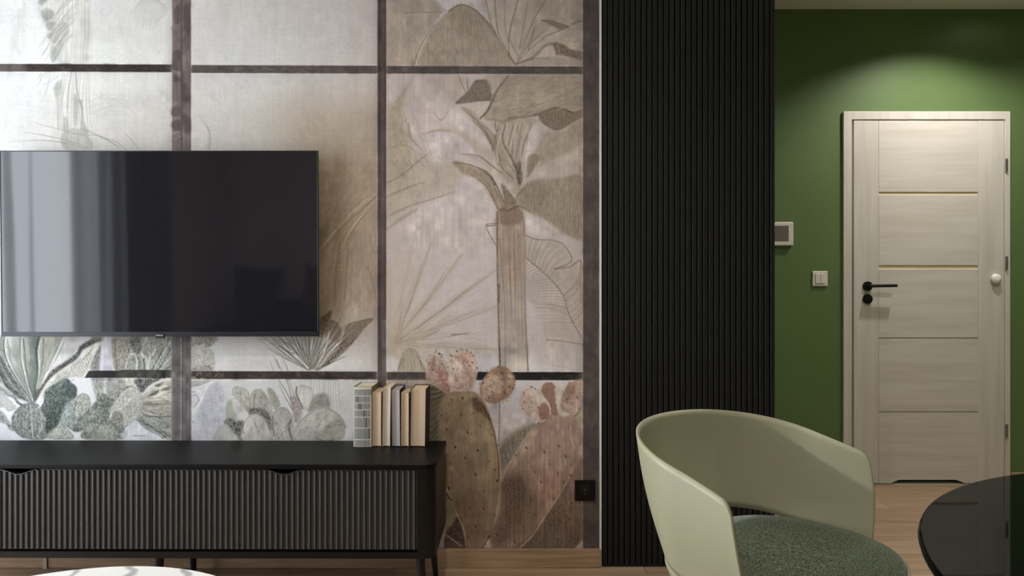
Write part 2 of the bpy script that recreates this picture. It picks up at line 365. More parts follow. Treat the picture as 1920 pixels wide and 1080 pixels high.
    F(z((1030,640),(1075,620),(1130,700),(1140,800),(1080,880),(1050,760)), (150,140,134), .8, 1.5, .4, speck=.2)
    F(z((1200,760),(1260,620),(1370,600),(1400,740),(1260,750)), (146,142,134), .8, 1.6, .5, speck=.35)
    F(z((855,1040),(860,850),(880,765),(950,722),(1010,750),(1055,830),(1080,930),(1070,1040)), (172,169,160), 1, 1, .25, ((100,96,90), .75, 1.8), speck=.15)
    L(z((900,830),(950,900),(980,1020)), 2, (214,212,206), .7); L(z((1035,850),(1020,920),(1045,1030)), 4, (96,94,88), .7); L(z((1060,840),(1078,930),(1070,1030)), 2.4, (210,208,202), .8)
    F(z((578,1040),(585,900),(630,820),(700,790),(770,820),(820,900),(855,1040)), (190,186,177), 1, 1, .22, ((124,120,112), .65, 1.8), speck=.1)
    L(z((680,840),(720,930),(735,960),(770,880)), 2.2, (138,134,126), .6); L(z((640,860),(700,940),(720,1020)), 2, (212,208,200), .6)
    F(z((1078,1040),(1090,900),(1180,800),(1290,735),(1400,735),(1500,800),(1548,880),(1552,930),(1490,1040)), (186,183,174), 1, 1, .22, ((118,114,106), .7, 2.2), speck=.08)
    F(z((1250,1040),(1330,930),(1420,860),(1520,850),(1545,930),(1480,1040)), (152,149,140), .75, 2.5, .4)
    R(z((1280,1020),(1400,860)), z((1450,1030),(1545,890)), 12, 1.3, (120,116,108), .5, .12)
    R(z((1100,1000),(1180,820),(1290,750)), z((1240,1030),(1330,900),(1400,800)), 12, 1.2, (150,147,138), .4, .1)
    R(z((700,600),(780,590)), z((690,720),(830,760)), 9, 1.2, (120,116,106), .5, .05)
    R(z((870,800),(960,740)), z((880,1000),(1040,980)), 8, 1.2, (125,121,113), .45, .05)
    # ---------------- E: agave and prickly pears, lower left panel
    z = Z(0, 620, 5.144)
    F(z((-500,200),(-100,60),(0,60),(60,330),(130,450),(310,690),(100,640),(-200,560),(-600,500)), (150,152,146), .8, 3, .4, speck=.2)
    F(z((-700,700),(-200,650),(0,600),(60,640),(160,740),(80,775),(0,740),(-300,900),(-700,1000)), (180,180,174), .9, 1.6, .35, E1, speck=.15)
    F(z((0,430),(60,560),(150,620),(300,685),(318,695),(250,640),(150,470),(60,330),(0,240)), (102,107,102), .95, 1.2, .35, speck=.3)
    F(z((0,60),(45,60),(35,160),(60,300),(20,260),(0,200)), (128,130,124), .9, 1.2, .4)
    L(z((0,300),(60,440),(190,600),(300,690)), 2.6, (190,192,186), .6, (.6,.2)); L(z((0,520),(120,600),(200,690),(300,695)), 3.5, (196,196,190), .75); L(z((130,620),(170,690),(230,725)), 5, (92,94,90), .7)
    F(z((48,60),(200,60),(200,200),(215,330),(270,560),(315,690),(150,450),(62,280),(38,150)), (182,184,176), 1, 1.1, .25, None, grad=((120,124,118), .35, .9))
    R(z((70,80),(190,80)), z((150,430),(290,640)), 12, 1.5, (140,143,136), .42, .03); L(z((46,60),(40,150),(64,280),(150,450),(312,690)), 1.6, (92,94,88), .7)
    F(z((205,60),(372,60),(365,200),(372,400),(345,600),(322,695),(250,480),(205,250)), (170,173,164), 1, 1.1, .25, None, grad=((96,104,98), .6, .65))
    R(z((225,80),(350,80)), z((300,620),(335,620)), 11, 1.6, (116,122,114), .5, .02); L(z((203,60),(203,250),(250,480),(320,690)), 2, (206,207,202), .7); L(z((385,60),(358,200),(368,400),(335,640)), 4.6, (92,96,92), .75, (1,.5))
    F(z((400,60),(610,60),(560,200),(480,350),(420,480),(360,600),(335,690),(350,550),(372,350),(372,200)), (180,178,166), 1, 1.1, .28, None, grad=((132,136,128), -.2, .9))
    F(z((610,60),(780,60),(770,150),(640,290),(500,385),(430,450),(480,330),(560,190)), (196,194,190), .9, 1.4, .3)
    R(z((420,80),(600,80)), z((350,560),(440,440)), 13, 1.4, (136,136,126), .45, -.05); L(z((600,90),(540,230),(450,420),(400,520)), 2.6, (214,213,208), .8)
    R(z((620,110),(760,130)), z((450,400),(620,290)), 8, 1.3, (158,157,152), .4, -.04); L(z((395,80),(370,200),(376,350),(352,560)), 2.6, (212,213,206), .8)
    F(z((970,70),(880,85),(770,150),(740,210),(640,290),(500,385),(430,480),(345,600),(330,690),(360,660),(470,480),(600,370),(740,275),(800,185),(910,130),(985,100)), (90,90,84), .95, 1, .35, speck=.2)
    F(z((985,105),(870,150),(755,280),(600,375),(470,485),(400,600),(368,700),(420,640),(480,545),(560,475),(680,445),(810,455),(855,375),(905,240)), (192,190,180), 1, 1, .22, None)
    R(z((480,500),(620,390),(760,300),(900,160)), z((560,470),(700,440),(810,420),(880,260)), 20, 1.4, (126,124,114), .55, .15)
    L(z((985,120),(900,240),(855,370),(815,455)), 2.2, (216,214,208), .7)
    F(z((985,130),(930,200),(870,340),(885,380),(965,380),(975,220)), (136,134,124), .9, 1.2, .35, speck=.2)
    F(z((880,60),(1000,60),(985,95),(900,95)), (120,118,110), .9, 1.2, .3)
    F(z((990,60),(1090,60),(1090,380),(968,380),(975,200)), (202,198,202), .9, 1.4, .25)
    F(z((1090,60),(1245,60),(1262,180),(1205,380),(1110,380),(1083,200)), (152,146,134), .95, 1.2, .3, E1, speck=.22)
    R(z((1110,80),(1230,80)), z((1130,370),(1200,370)), 8, 1.4, (122,116,106), .5, .03)
    F(z((1255,60),(1370,60),(1355,215),(1290,215)), (92,90,84), .95, 1.2, .35, speck=.2)
    F(z((1200,380),(1240,230),(1300,205),(1400,255),(1480,195),(1665,60),(1665,400),(1300,400)), (146,148,136), .9, 1.4, .35, speck=.25)
    F(z((1365,60),(1640,60),(1580,200),(1500,250),(1430,290),(1370,200)), (144,142,132), .95, 1.1, .3, E1, speck=.25)
    for p in (((1205,380),(1245,240),(1290,225)), ((1300,215),(1320,300),(1315,380)), ((1360,215),(1410,270),(1420,370)), ((1500,180),(1440,280),(1430,370)), ((1640,120),(1560,230),(1480,370)), ((1655,250),(1560,340))): L(z(*p), 2.6, (206,206,196), .8)
    for p in (((1580,180),(1520,280),(1470,380)), ((1655,330),(1600,375)), ((1640,180),(1580,300),(1520,380)), ((1340,260),(1350,380)), ((1385,270),(1395,380))): L(z(*p), 3, (84,84,78), .7)
    # below the rail
    F(z((890,460),(1000,460),(1000,560),(985,640),(930,660)), (158,157,148), .9, 1.3, .35)
    F(z((1040,460),(1190,460),(1210,520),(1130,660),(1080,680),(1030,600)), (150,150,140), .9, 1.3, .35, speck=.25)
    F(z((1190,460),(1320,460),(1290,530),(1190,570)), (180,178,166), .9, 1.2, .3, E1)
    F(z((1310,460),(1560,460),(1440,530),(1370,600),(1320,540)), (92,92,86), .9, 1.4, .45, speck=.3)
    F(z((1375,620),(1500,510),(1665,465),(1665,680),(1400,680)), (184,180,166), .95, 1.2, .3)
    for p in (((1420,630),(1480,580),(1535,575),(1500,620)), ((1550,575),(1600,545),(1660,540),(1620,575)), ((1490,530),(1540,510),(1580,500),(1530,540))): F(z(*p), (84,82,74), .9, 1.2, .35)
    for p in (((1390,600),(1500,500),(1660,470)), ((1395,640),(1530,560),(1660,510)), ((1400,660),(1530,620),(1660,600))): L(z(*p), 2, (208,206,196), .7)
    F(z((1385,690),(1665,690),(1665,830),(1480,810),(1385,780)), (158,153,140), .95, 1.1, .3, E1, speck=.15)
    R(z((1395,710),(1395,780)), z((1665,710),(1665,820)), 7, 1.3, (112,108,98), .5, 0)
    F(z((1365,790),(1430,790),(1500,820),(1420,830)), (200,198,188), .9, 1); L(z((1370,790),(1430,820),(1540,830),(1660,830)), 2.6, (76,76,70), .8)
    F(z((1318,860),(1385,800),(1500,835),(1665,850),(1665,1045),(1570,1030),(1450,970),(1370,910)), (150,150,140), .95, 1, .35, speck=.25)
    R(z((1340,860),(1380,820)), z((1600,1030),(1665,870)), 13, 1.5, (108,108,100), .6, -.03); L(z((1318,855),(1380,925),(1460,975),(1570,1035)), 2.4, (84,84,78), .85)
    F(z((-200,760),(0,770),(70,850),(140,960),(90,950),(30,890),(-200,880)), (130,132,126), .8, 1.6, .45, speck=.3)
    F(z((112,900),(120,820),(200,722),(300,692),(380,720),(440,800),(452,900),(440,1040),(240,1040),(130,960)), (136,141,135), 1, 1, .25, ((96,100,96), .8, 2.2), speck=.35)
    R(z((180,760),(300,700),(400,760)), z((170,960),(300,1030),(430,960)), 9, 1.6, (96,102,98), .5, .0); L(z((292,715),(300,850),(318,1030)), 3, (188,190,184), .7); L(z((285,720),(285,850),(290,960)), 2, (80,84,80), .6)
    F(z((418,690),(440,575),(560,492),(640,462),(695,505),(742,560),(732,650),(650,690),(590,820),(560,910),(450,990),(440,850),(400,740)), (98,106,101), 1, 1, .2, ((78,86,82), .6, 3), speck=.45)
    F(z((470,720),(560,700),(600,790),(540,920),(455,960)), (78,84,80), .6, 4, .5, speck=.4)
    L(z((420,640),(400,700),(375,740)), 3, (206,207,202), .7)
    F(z((580,910),(600,780),(650,690),(722,655),(725,800),(712,960),(640,925)), (150,159,152), 1, 1, .25, ((108,114,108), .7, 2), speck=.3)
    F(z((728,680),(760,620),(810,603),(862,640),(868,740),(820,800),(735,890),(722,760)), (168,169,158), 1, 1, .25, ((92,96,90), .9, 1.2), speck=.4)
    F(z((705,970),(760,850),(860,755),(950,650),(1000,608),(1060,650),(1105,680),(1065,780),(1050,860),(980,915),(870,890),(800,960)), (132,137,128), 1, 1, .28, ((84,88,82), .8, 2), speck=.4)
    F(z((970,660),(1000,612),(1050,655),(1060,780),(1000,830)), (92,100,94), .6, 3, .4, speck=.3)
    L(z((870,760),(930,690),(960,650)), 2, (190,188,182), .7)
    F(z((1055,790),(1100,680),(1180,582),(1262,533),(1335,570),(1383,680),(1372,780),(1310,862),(1200,935),(1165,850)), (182,181,171), 1, 1, .22, ((104,104,96), .8, 1.4), speck=.28)
    L(z((1270,640),(1200,730),(1090,780),(1040,880)), 3, (208,207,200), .75); F(z((1170,740),(1260,700),(1310,720),(1230,770)), (144,143,134), .6, 2.5, .4)
    L(z((1130,640),(1200,560),(1265,532)), 1.6, (96,96,90), .8)
    F(z((800,1040),(830,930),(900,870),(1050,865),(1100,780),(1175,800),(1185,900),(1195,1040)), (142,142,133), 1, 1, .28, ((100,102,94), .6, 1.6), speck=.4)
    F(z((960,1040),(960,930),(1050,915),(1090,1040)), (170,170,160), .8, 1.6, .3, speck=.3)
    F(z((465,1005),(520,940),(600,918),(660,955),(705,1040),(470,1040)), (170,172,162), 1, 1, .25, ((96,98,92), .8, 1.6), speck=.4)
    F(z((1190,1040),(1210,950),(1310,865),(1400,940),(1560,1040)), (210,210,213), .9, 1.4, .1)
    for i in range(18): L(z((1280+i*7,1020-M.r.random()*8),(1290+i*7,1012)), 1.2, (140,140,138), .5, sm=False)
    M.rnddots([(80,720),(110,712),(142,735),(120,780),(92,800),(85,760)], 60, .9, (60,68,64), .5)
    M.rnddots([(100,745),(115,740),(138,760),(160,745),(205,750),(230,790),(225,820),(150,820)], 90, .9, (82,86,80), .45)
    DG, LG = ((84,90,86),(108,112,106)), ((206,208,202),(188,190,182))
    def ray(cx, cy): return lambda x, y: np.arctan2(y-cy, x-cx)
    M.scrib(z((0,60),(620,60),(430,420),(320,690),(0,240)), 170, ray(64,756), 20, DG+LG, .2, 1.4, .04)
    for p, wd, cl, al in ((((44,60),(36,150),(62,280),(150,450),(312,690)), 2.2, DG[0], .8), (((56,60),(50,150),(76,280),(165,450),(314,680)), 2.4, LG[0], .7), (((200,60),(198,240),(245,480),(318,690)), 2.2, DG[0], .75), (((211,60),(209,240),(256,480),(322,680)), 2.6, LG[0], .85),
                          (((375,60),(350,200),(362,400),(334,660)), 4.4, DG[0], .85), (((398,60),(372,200),(378,380),(350,560)), 3, LG[0], .8), (((605,75),(545,225),(455,415),(380,560)), 2.6, LG[0], .85), (((590,75),(530,225),(440,415)), 1.6, DG[1], .7), (((0,400),(70,540),(190,640),(300,690)), 4, DG[0], .75), (((0,440),(60,560),(170,650)), 2, LG[0], .7)):
        L(z(*p), wd, cl, al, (.9,.3))
    F(z((120,60),(200,60),(200,200),(215,330),(290,640),(190,430),(140,200)), (132,137,128), .5, 2.5, .4); F(z((290,60),(370,60),(362,200),(366,400),(330,660),(300,420)), (104,112,106), .55, 3, .4)
    M.scrib(z((0,250),(310,690),(130,640),(0,560)), 110, ray(64,756), 16, DG+((150,152,146),), .5, 1.5, .1)
    M.scrib(z((480,500),(620,390),(760,290),(960,130),(850,370),(800,440),(420,600)), 110, -.75, 12, LG+((128,126,118),), .5, 1.5, .3)
    M.scrib(z((1090,60),(1660,60),(1660,380),(1110,380)), 260, lambda x, y: 1.9-(x-1365/5.144)*.012, 10, DG+LG+((150,146,134),), .45, 1.6, .4)
    M.scrib(z((890,460),(1320,460),(1130,660),(930,660)), 90, 1.3, 9, DG+LG, .45, 1.5, .5)
    M.scrib(z((120,840),(300,700),(450,850),(430,1030),(160,990)), 170, 1.57, 8, DG+LG, .4, 1.4, .4)
    M.scrib(z((430,690),(560,495),(690,505),(740,600),(590,820),(460,980)), 220, 1.2, 6, ((70,78,74),(128,136,130),(92,100,96)), .5, 1.5, .9)
    M.scrib(z((590,910),(650,700),(860,640),(860,740),(730,890)), 130, 1.4, 7, DG+LG, .42, 1.4, .7)
    M.scrib(z((715,960),(760,850),(1000,615),(1100,690),(1050,860),(860,890)), 190, 1.1, 7, DG+LG, .42, 1.4, .8)
    M.scrib(z((1065,790),(1180,590),(1330,575),(1375,760),(1200,925)), 170, -.9, 8, ((130,130,122),(210,210,204),(160,160,150)), .42, 1.4, .6)
    M.scrib(z((810,1040),(840,930),(1100,790),(1185,900),(1190,1040)), 190, 1.4, 7, DG+LG, .42, 1.4, .8)
    M.scrib(z((1390,640),(1660,470),(1660,820),(1390,780)), 120, 0, 14, ((120,116,104),(206,204,194)), .45, 1.4, .2)
    M.scrib(z((1330,860),(1660,860),(1660,1040),(1450,970)), 130, .45, 13, DG+LG, .5, 1.4, .15)
    z = Z(340, 620, 5.05); WG, WL = ((112,108,100),(146,142,132)), ((208,206,198),(194,191,182))
    M.scrib(z((480,560),(640,580),(640,770),(540,640)), 60, 1.3, 8, WG+WL, .4, 1.4, .4)
    M.scrib(z((650,680),(700,570),(810,620),(860,780),(800,760)), 90, 1.5, 9, WG+WL, .42, 1.4, .4)
    M.scrib(z((590,1030),(600,880),(700,800),(820,900),(850,1030)), 90, 1.5, 9, WG+WL, .35, 1.4, .4)
    M.scrib(z((865,1030),(880,770),(1010,760),(1060,1030)), 90, 1.5, 9, WG+WL, .4, 1.4, .4)
    M.scrib(z((1090,1030),(1180,810),(1400,740),(1545,900),(1480,1030)), 170, -.7, 11, WG+WL, .38, 1.4, .4)
    M.scrib(z((100,1030),(200,640),(380,510),(420,850),(330,1030)), 200, 1.4, 8, ((160,158,164),(204,202,208),(176,174,182)), .45, 1.6, .8)
    M.scrib(z((85,65),(320,65),(290,370),(85,370)), 160, .5, 6, WG+WL, .45, 1.5, 1.2)
    M.scrib(z((420,870),(600,870),(560,1030),(480,940)), 60, .8, 6, ((84,82,76),(140,138,128)), .5, 1.5, .6)
    M.scrib([(604,320),(706,300),(706,560),(640,590),(604,590)], 420, lambda x, y: -.85 if y < 430 else -1.35, 22, ((126,108,86),(186,171,152),(148,130,108)), .3, 1.6, .15)
    # ---------------- F: banana palm of the tall right panel
    z = Z(710, 0, 4.155)
    F(z((60,-700),(1600,-700),(1600,0),(60,0)), (178,165,153), .7, 4, .3, hard=True)
    F(z((60,-60),(400,-60),(500,90),(480,102),(200,112),(60,132)), (158,145,130), .85, 2, .35)
    F(z((60,135),(200,112),(480,104),(430,190),(330,350),(282,515),(60,515)), (168,154,138), .85, 2, .35)
    F(z((440,-60),(830,-60),(860,150),(700,50),(640,34),(540,80)), (204,196,194), .9, 2, .2)
    F(z((290,560),(335,360),(440,190),(540,92),(640,38),(760,85),(880,215),(970,365),(1070,505),(1000,560)), (158,144,127), .95, 1.4, .35)
    F(z((540,110),(640,45),(760,90),(800,330),(760,340),(700,260),(600,250)), (138,123,104), .6, 8, .5); F(z((380,380),(520,330),(560,440),(480,500),(390,470)), (144,130,112), .5, 8, .5)
    for i in range(46):
        x = 340+i*15; y0 = 110+abs(x-640)*.8; L(z((x,y0),(x+M.r.normal()*6,y0+120),(x,500)), 1.5, (142,128,110) if i % 2 else (176,163,147), .33)
    L(z((500,108),(430,200),(340,355),(286,515)), 4, (194,184,176), .85); L(z((480,130),(395,250),(320,375),(275,515)), 1.7, (120,106,90), .8); L(z((275,590),(230,680),(130,800),(95,860)), 1.8, (122,108,92), .8)
    L(z((272,590),(250,640),(225,710)), 4, (186,174,166), .8)
    L(z((540,92),(640,38),(760,85),(880,215),(970,365),(1070,505)), 3, (118,103,86), .85); L(z((760,85),(900,260),(985,400),(1060,500)), 5, (132,117,99), .5)
    L(z((200,102),(350,96),(510,98)), 1.6, (122,108,94), .7); L(z((430,0),(490,60),(530,90)), 3.5, (170,160,158), .8); L(z((440,180),(500,110),(530,90)), 5, (192,182,184), .7)
    # stems of the crown at the top
    F(z((830,-60),(1300,-60),(1210,150),(1110,400),(1070,500),(970,360),(880,200)), (180,167,152), .7, 2.5, .3)
    F(z((1290,-60),(1600,-60),(1600,160),(1480,205),(1380,165),(1270,165),(1180,300)), (168,154,140), .8, 2, .35)
    F(z((1090,485),(1280,300),(1470,218),(1600,180),(1600,405),(1500,385),(1390,340),(1300,360),(1200,450)), (188,174,160), .8, 1.6, .25)
    for p, wd in ((((830,-20),(880,200),(960,340),(1050,480)), 2), (((905,0),(930,250),(1000,400),(1060,490)), 2.4), (((1085,0),(1032,200),(1012,320),(1020,440)), 2.4), (((1300,0),(1205,160),(1110,400),(1078,495)), 2.2), (((1250,0),(1180,180),(1100,380)), 1.6),
                  (((1212,220),(1185,320),(1165,390)), 2.4), (((1010,290),(1050,370),(1085,430)), 1.8), (((1160,20),(1130,200),(1090,400)), 1.4), (((980,0),(985,200),(1010,330)), 1.2), (((1270,300),(1330,270),(1480,213)), 2), (((1080,490),(1180,380),(1290,300)), 1.4)):
        L(z(*p), wd, (116,102,86), .75, (.8,.8))
    for p in (((860,0),(920,250),(1000,420)), ((1050,0),(1000,240)), ((1230,60),(1150,260),(1100,430))): L(z(*p), 3, (194,182,168), .6)
    for i in range(26):
        L(z((1090+i*3,480-i*6),(1140+i*8,330-i*5),(1200+i*12,240-i*12)), 1.1, (150,135,118), .35)
    L(z((1060,500),(1120,480),(1200,450),(1300,355),(1390,340)), 5.5, (128,113,95), .75, (.6,1)); L(z((1070,505),(1200,462),(1330,450)), 2, (110,96,80), .7)
    F(z((1360,345),(1430,342),(1500,385),(1600,405),(1600,468),(1520,455),(1440,430),(1375,425)), (110,96,79), .9, 1.1, .35, speck=.25); L(z((1395,350),(1410,425)), 3, (168,154,138), .7)
    F(z((1250,443),(1300,370),(1345,355),(1375,425)), (196,183,168), .9, 1.4, .2)
    F(z((1280,160),(1350,165),(1420,190),(1485,210),(1420,232),(1370,212)), (124,110,94), .9, 1.1, .4); L(z((1270,160),(1340,162),(1400,180),(1490,210)), 1.8, (96,84,70), .8); L(z((1505,190),(1550,168),(1600,165)), 2.6, (110,96,80), .8)
    F(z((1100,505),(1330,448),(1600,470),(1600,520),(1090,520)), (160,146,130), .7, 1.6, .35)
    # below the first rail
    F(z((60,590),(255,590),(180,730),(60,880)), (192,180,176), .8, 2)
    F(z((262,590),(225,710),(190,850),(185,960),(250,1080),(260,1260),(180,1500),(60,1600),(60,880),(130,800),(200,690)), (162,148,127), .8, 4, .4)
    F(z((290,600),(620,600),(600,800),(540,900),(480,960),(330,1040),(200,1000),(190,900),(225,720)), (192,180,174), .75, 6, .3)
    F(z((440,600),(640,590),(720,640),(620,780),(540,790),(480,700)), (170,154,138), .5, 8, .4)
    F(z((600,806),(630,770),(700,705),(750,630),(800,620),(855,627),(882,700),(872,782),(800,786),(700,800)), (110,98,82), .95, 1, .3, ((78,68,56), .7, 2.4), speck=.15)
    R(z((700,715),(760,640),(850,640)), z((650,790),(780,780),(865,770)), 12, 1.2, (144,131,112), .5, .02)
    L(z((625,590),(650,660),(685,730)), 1.8, (122,108,92), .8); L(z((690,615),(695,700)), 2.8, (120,106,90), .7)
    F(z((725,832),(865,788),(850,835),(800,905)), (196,185,174), .9, 1); F(z((820,585),(1015,585),(930,700),(885,740),(850,640)), (176,162,150), .85, 1.4, .3)
    F(z((1020,590),(1600,590),(1600,850),(1450,852),(1380,832),(1260,882),(1100,915),(830,932),(870,800),(930,700)), (160,146,129), .92, 1.4, .35)
    for i in range(40):
        t = i/39; L(z((890+t*120,800-t*190),(1000+t*330,760-t*60),(1050+t*560,880-t*90)), 2, (140,126,108) if i % 2 else (182,169,152), .35, (.5,.4))
    F(z((1040,760),(1100,640),(1300,700),(1420,800),(1180,860)), (176,162,146), .45, 9, .3)
    L(z((1012,588),(925,700),(882,790),(850,860),(790,925)), 4.2, (96,84,69), .85, (.5,.8)); L(z((1030,592),(940,705),(900,790),(870,840)), 1.6, (140,125,107), .6)
    F(z((830,926),(950,940),(1040,912),(1150,906),(1262,878),(1240,900),(1100,925),(1010,955),(960,955),(900,940)), (88,76,62), .92, 1, .3)
    F(z((1258,882),(1320,848),(1380,832),(1450,850),(1520,875),(1600,850),(1600,900),(1500,962),(1400,1016),(1320,990),(1255,935)), (126,112,95), .95, 1, .3, ((92,80,66), .7, 2.4), speck=.15)
    R(z((1270,890),(1380,840),(1520,880)), z((1290,960),(1390,1005),(1500,950)), 16, 1.2, (98,86,71), .5, .03); L(z((1445,850),(1500,872),(1520,872)), 2.4, (84,72,58), .8)
    # arching stems (second trace, same panel)
    z = Z(710, 200, 4.155)
    F(z((560,40),(640,50),(780,165),(870,330),(800,330),(700,220),(540,110)), (200,190,186), .85, 2.5, .2)
    F(z((380,240),(500,188),(620,225),(770,370),(640,382),(590,425),(400,425),(365,330)), (200,189,187), .85, 4, .2)
    F(z((60,560),(200,480),(370,330),(420,440),(620,430),(650,600),(600,660),(350,740),(60,880)), (166,153,135), .62, 7, .45)
    F(z((640,560),(760,570),(860,720),(925,800),(930,1100),(200,1100),(330,760),(600,660)), (198,187,184), .7, 8, .2)
    F(z((1130,805),(1200,830),(1330,905),(1440,990),(1400,1010),(1130,960)), (200,189,184), .8, 3, .2)
    F(z((640,0),(740,40),(800,120),(880,190),(960,300),(1000,420),(1110,640),(1060,680),(980,560),(900,400),(860,280),(760,130)), (166,150,133), .92, 1.3, .3)
    for p, wd, cl in ((((730,110),(810,180),(870,280),(960,420)), 2.6, DK), (((650,10),(760,110),(840,200),(890,320)), 1.8, DK), (((800,120),(880,210),(905,230)), 2, BR), (((870,240),(940,400),(1060,560)), 2, BR)):
        L(z(*p), wd, cl, .75, (.4,1))
    F(z((420,180),(560,170),(700,230),(860,330),(900,420),(780,370),(640,230),(500,190),(400,200)), (176,162,146), .75, 3, .35)
    F(z((640,368),(760,380),(860,430),(960,520),(1100,640),(1070,690),(960,590),(850,480),(760,420)), (184,170,156), .9, 1.4, .25); L(z((640,370),(740,376),(800,395),(870,450),(960,520)), 2.2, DK, .7, (.4,1))
    F(z((578,436),(640,430),(740,470),(850,508),(925,630),(990,790),(930,805),(895,740),(820,610),(740,550),(660,525)), (152,136,114), .95, 1.1, .3)
    for p, wd in ((((578,436),(700,450),(840,508),(900,580),(950,680),(990,790)), 2.6), (((830,515),(880,560),(905,610)), 4), (((770,565),(840,620),(900,730),(930,800)), 2.2), (((880,600),(940,700),(965,790)), 1.6), (((700,480),(800,540),(870,620)), 1.4)):
        L(z(*p), wd, (98,84,68), .75, (.5,1))
    F(z((955,600),(1010,650),(1070,740),(1050,790),(990,790),(970,690)), (112,97,79), .9, 1.2, .4)
    F(z((890,120),(1250,90),(1180,330),(1130,560),(1090,640),(1050,560),(960,420),(890,340),(930,200)), (172,158,143), .8, 2, .3)
    for p, wd in ((((905,110),(915,190)), 2), (((935,150),(905,260),(890,340)), 2.6), (((950,160),(910,330),(935,450)), 1.6), (((990,140),(965,250),(1000,340),(1050,430),(1085,520)), 3.4), (((1052,130),(1030,220),(1010,300)), 2), (((1085,150),(1050,280),(1040,400),(1070,500)), 2.4), (((1120,130),(1090,300),(1060,430)), 1.6), (((1115,430),(1085,520),(1100,600)), 4.6), (((1195,130),(1130,300),(1110,450)), 2), (((1000,420),(1060,520),(1095,600)), 1.8), (((940,360),(960,470),(1050,560)), 2)):
        L(z(*p), wd, (92,79,66), .72, (.6,.9))
    F(z((1065,460),(1115,430),(1120,560),(1095,610)), (84,72,60), .75, 1.5, .4)
    for p in (((965,150),(920,330),(930,430)), ((1070,150),(1050,330)), ((1160,140),(1110,330),(1120,500)), ((1000,130),(980,230))): L(z(*p), 3.2, (194,182,168), .75)
    F(z((1195,150),(1250,140),(1310,190),(1250,280),(1180,400),(1130,540),(1120,420),(1150,280)), (198,188,184), .85, 2, .2)
    F(z((1310,190),(1420,185),(1600,100),(1600,300),(1400,395),(1230,480),(1150,600),(1180,420),(1250,290)), (160,146,130), .82, 3, .35)
    F(z((1160,405),(1205,368),(1255,388),(1220,460),(1160,560)), (132,118,101), .85, 1.6, .35)
    F(z((1250,480),(1400,400),(1600,310),(1600,560),(1250,560),(1170,590)), (188,174,162), .75, 4, .25)
    L(z((1140,600),(1180,540),(1260,430)), 2.4, (196,184,170), .8)
    F(z((1070,770),(1090,690),(1150,600),(1250,565),(1400,556),(1600,565),(1600,1010),(1450,992),(1330,905),(1200,822)), (146,131,112), .92, 2, .4)
    F(z((1090,700),(1200,600),(1360,620),(1300,760),(1170,790)), (124,110,91), .55, 8, .5)
    for i in range(44):
        x = 1110+i*11.5; L(z((x,620+M.r.random()*40),(x+M.r.normal()*3,760),(x+M.r.normal()*4,810+i*4)), 1.4, (118,104,86) if i % 2 else (166,152,134), .42)
    L(z((1055,780),(1110,780),(1150,800),(1192,828)), 2.2, (92,79,65), .8, (.5,.5)); L(z((1050,770),(1085,690),(1135,630)), 3, (112,97,80), .8)
    L(z((1125,800),(1120,880),(1135,960)), 2, (130,115,98), .6)
    for p, wd, al in ((((60,600),(200,520),(300,430),(375,375)), 3.6, .7), (((60,705),(180,650),(340,590)), 5, .5), (((60,860),(250,770),(370,735),(600,660)), 4, .45), (((60,960),(180,870),(300,800)), 8, .35), (((230,130),(250,240),(330,330)), 5, .4), (((60,330),(200,300),(330,380)), 3, .35), (((430,40),(485,105),(545,30)), 2, .6), (((190,60),(180,180),(230,230)), 2.4, .5), (((340,215),(450,185),(560,190)), 2.4, .5)):
        L(z(*p), wd, (124,109,90), al, (.6,.5))
    for i in range(60):
        x = 70+M.r.random()*300; y = 40+M.r.random()*420; L(z((x,y),(x+8,y+40),(x+24,y+80)), 1.3, (140,126,106), .3)
    z = Z(710, 0, 4.155); QB = ((134,120,101),(178,165,148),(120,105,88),(190,178,163))
    M.scrib(z((290,500),(440,190),(640,45),(880,215),(1060,500)), 420, 1.5, 14, QB, .32, 1.8, .35)
    M.scrib(z((60,140),(470,110),(330,350),(280,500),(60,500)), 200, 1.5, 14, QB, .26, 1.8, .35)
    M.scrib(z((890,800),(1020,595),(1590,595),(1590,850),(1260,880),(900,920)), 420, -.25, 16, QB, .3, 1.7, .25)
    M.scrib(z((1100,480),(1470,225),(1590,190),(1590,400),(1360,340)), 120, -.5, 14, QB, .25, 1.5, .2)
    M.scrib(z((70,880),(200,690),(240,1080),(250,1260),(70,1350)), 240, 1.4, 10, ((140,127,106),(186,173,152)), .35, 1.6, .6)
    z = Z(710, 200, 4.155)
    M.scrib(z((1090,700),(1250,570),(1590,570),(1590,990),(1330,900),(1080,770)), 420, 1.57, 14, QB, .36, 1.6, .2)
    M.scrib(z((1250,300),(1590,110),(1590,300),(1200,480)), 200, 1.5, 12, QB, .28, 1.6, .3)
    M.scrib(z((60,560),(370,340),(620,440),(600,650),(60,870)), 420, 1.4, 9, ((142,128,108),(190,178,160),(202,192,182)), .32, 1.6, .7)
    M.scrib(z((580,440),(840,510),(980,780),(900,740),(740,550)), 90, .8, 9, QB, .4, 1.5, .2)
    M.scrib(z((650,10),(800,130),(960,330),(1090,640),(980,560),(860,280)), 110, .95, 10, QB, .35, 1.5, .15)
    M.scrib(z((900,130),(1190,130),(1100,600),(960,400)), 130, 1.75, 12, QB, .35, 1.5, .15)
    # radiating palm fronds
    z = Z(710, 400, 3.375)
    for (x1, y1, wd) in ((330,190,14),(530,260,16),(750,350,15),(750,590,12),(560,760,10),(740,862,10),(60,300,10),(230,120,8)):
        L(z((60,870),((60+x1)/2+10,(870+y1)/2-(8 if y1 < 500 else 40)),(x1,y1)), wd, (178,164,146), .5, (1,.35), .6, 3)
